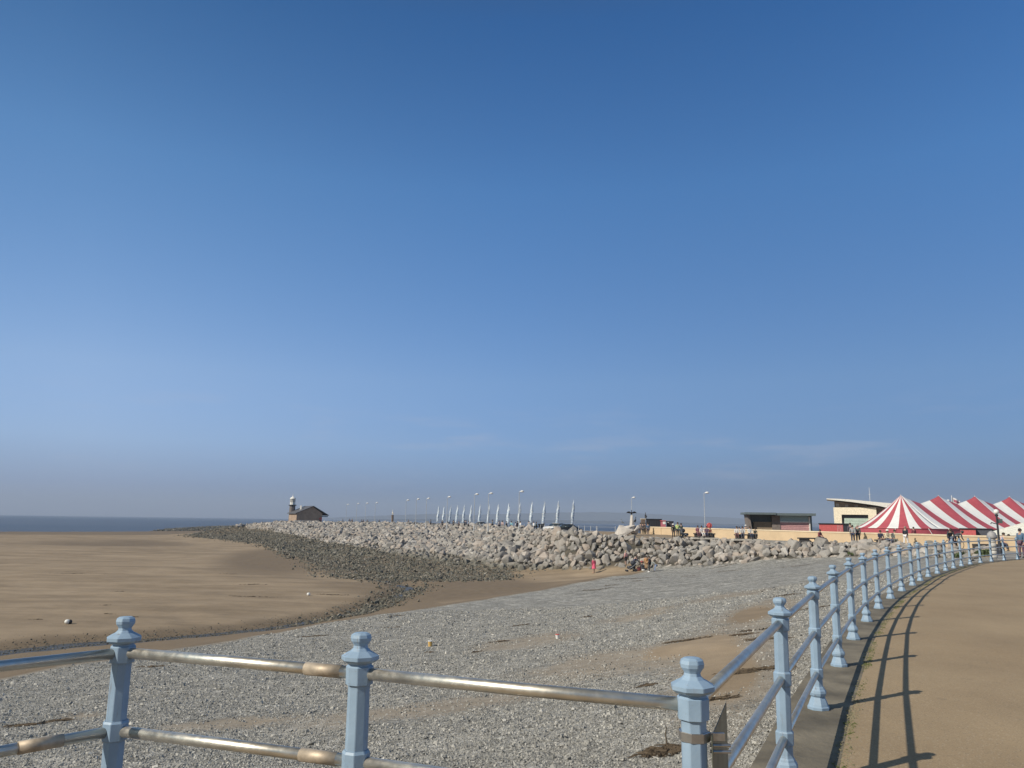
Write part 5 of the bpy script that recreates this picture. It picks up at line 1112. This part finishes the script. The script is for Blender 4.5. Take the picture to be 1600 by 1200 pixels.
def bicycle(px, Y, z, rz, label, s=1.):
    t = empty('bicycle', (bx_(px, Y, z), Y, z), rz, label, 'bicycle'); t.scale = (s, s, s)
    for x in (-.52, .52):
        bm = BM(); n_ = 20; tube(bm, [(x+.33*math.cos(2*PI*i/n_), 0, .34+.33*math.sin(2*PI*i/n_)) for i in range(n_+1)], .02, 6, False); w2 = obj('wheel', bm, black, t)
        bm = BM(); [tube(bm, [(x-.32*math.cos(a), 0, .34-.32*math.sin(a)), (x+.32*math.cos(a), 0, .34+.32*math.sin(a))], .004, 3) for a in np.linspace(0, PI, 7)[:-1]]; obj('spokes', bm, lampm, w2)
    bm = BM(); A = (-.52, 0, .34); B = (0, 0, .30); C_ = (-.14, 0, .82); D = (.40, 0, .80); F_ = (.52, 0, .34)
    for a, b in ((A, B), (A, C_), (B, C_), (B, D), (C_, D), (D, F_), (C_, (-.17, 0, .92)), (D, (.37, 0, .98))): tube(bm, [a, b], .018, 6)
    obj('frame', bm, black, t); bm = BM(); box(bm, -.28, -.04, -.06, .06, .92, .97, bevel=.015); obj('saddle', bm, black, t)
    bm = BM(); tube(bm, [(.28, -.25, 1.0), (.38, -.1, 1.0), (.38, .1, 1.0), (.28, .25, 1.0)], .014, 6); obj('handlebar', bm, lampm, t)
bicycle(1492, 58.2, 0, .25, 'black bicycle held by two people near the far railing')
def pram(px, Y, z, rz, label, s=1.):
    t = empty('pushchair', (bx_(px, Y, z), Y, z), rz, label, 'pushchair'); t.scale = (s, s, s)
    bm = BM(); tube(bm, [(-.38, 0, .45), (-.1, 0, .38), (.2, 0, .42), (.42, 0, .75)], [.12, .2, .2, .13], 10); obj('seat', bm, black, t, True)
    bm = BM(); ball(bm, (.22, 0, .82), .28, 1, .85, .8, 10, 8); obj('hood', bm, simple('pram cloth', (.03, .035, .05), .8) if 'pram cloth' not in bpy.data.materials else bpy.data.materials['pram cloth'], t, True)
    bm = BM(); [tube(bm, [(-.42, y, .14), (.30, y, .62), (.62, y, 1.02)], .015, 6) for y in (-.22, .22)]; tube(bm, [(.62, -.22, 1.02), (.62, .22, 1.02)], .018, 6); [tube(bm, [(.38, y, .14), (-.05, y, .45)], .015, 6) for y in (-.22, .22)]; obj('frame', bm, lampm, t)
    for x, r_ in ((-.42, .10), (.38, .15)):
        for y in (-.26, .26): bm = BM(); tube(bm, [(x, y-.03, r_), (x, y+.03, r_)], r_, 12); obj('wheel', bm, black, t)
p = bz(986, 893); pram(986, p[1]-.3, p[2], .1, 'black pushchair standing on the beach in front of the navy jacket', 1.05)
pram(1070, 86, 0, PI+.2, 'dark pushchair against the cream wall right of the yellow vest', 1.05)
def bag(px, Y, z, label, m_, s=.3):
    t = empty('bag', (bx_(px, Y, z), Y, z), rng.normal(0, .4), label, 'bag'); bm = BM(); box(bm, -s, s, -s*.6, s*.6, 0, s*1.1, bevel=s*.25); obj('body', bm, m_, t, True)
    bm = BM(); tube(bm, [(-s*.5, 0, s*1.05), (-s*.3, 0, s*1.6), (s*.3, 0, s*1.6), (s*.5, 0, s*1.05)], s*.07, 6); obj('handle', bm, black, t)
p = bz(999, 891.5); bag(998.5, p[1], p[2], 'red and white beach bag beside the sitting person', redstall, .22); bag(1006, p[1]-.2, p[2], 'black holdall on the beach in front of the orange coat', black, .32); bag(1005, p[1]-.5, p[2], 'white carrier bag beside the black holdall', whitep, .15)
# far figures along the jetty
FAR = [(500, 222, DK, 'by the canopy of the stone house'), (535.5, 214, (.05, .05, .06), 'nearest to the stone house'), (546, 212, (.06, .06, .08), 'between the first two lamp posts'), (550, 213, (.1, .08, .08), 'touching the second lamp post'), (565, 208, DK, 'dark pair, left one'), (567.5, 208.5, (.05, .06, .08), 'dark pair, right one'), (574, 206, (.06, .06, .06), 'by the third lamp post'), (592.5, 202, DK, 'left of the lone bird pillar'), (638, 186, (.07, .07, .09), 'right of the lone bird pillar'), (673, 176, DK, 'just left of the first feather flag'), (691, 168, (.05, .05, .06), 'at the second feather flag'), (708.5, 160, (.10, .10, .10), 'under the fourth feather flag'), (717, 158, (.07, .05, .05), 'between the fourth and fifth flags'), (726, 154, DK, 'right of the fifth feather flag'), (728, 155, (.06, .07, .1), 'in the dark pair right of the fifth flag'),
       (732, 150, (.45, .40, .38), 'in pale clothes under the sixth flag'), (769.5, 138, (.12, .13, .12), 'between the eighth and ninth flags'), (780, 134, (.55, .50, .48), 'in pale top, low by the ninth flag'), (785, 132, (.55, .42, .40), 'in pale pink, low by the tenth flag'), (791, 130, (.10, .07, .06), 'at the foot of the tenth flag'), (799, 129, (.26, .50, .56), 'in turquoise top'), (805.5, 127, (.66, .66, .68), 'in white top under the eleventh flag'), (808.5, 127.5, (.05, .05, .07), 'in black under the eleventh flag'), (813, 123, (.70, .70, .70), 'in bright white right of the eleventh flag'), (826.5, 120, (.34, .36, .40), 'in grey under the twelfth flag'), (834, 119, (.66, .66, .66), 'in white top left of the black cabinet'), (838, 121, (.20, .24, .22), 'in green between the white top and the cabinet')]
for px, Y, c_, lb in FAR:
    person(px, Y, 0, rng.uniform(0, 6.28), 'distant person on the jetty, '+lb, c_, DK if sum(c_) > .3 else c_, h=1.66+rng.normal(0, .08), pose='walk', far=True, group='distant people strolling on the jetty')
# small marker post in the beach
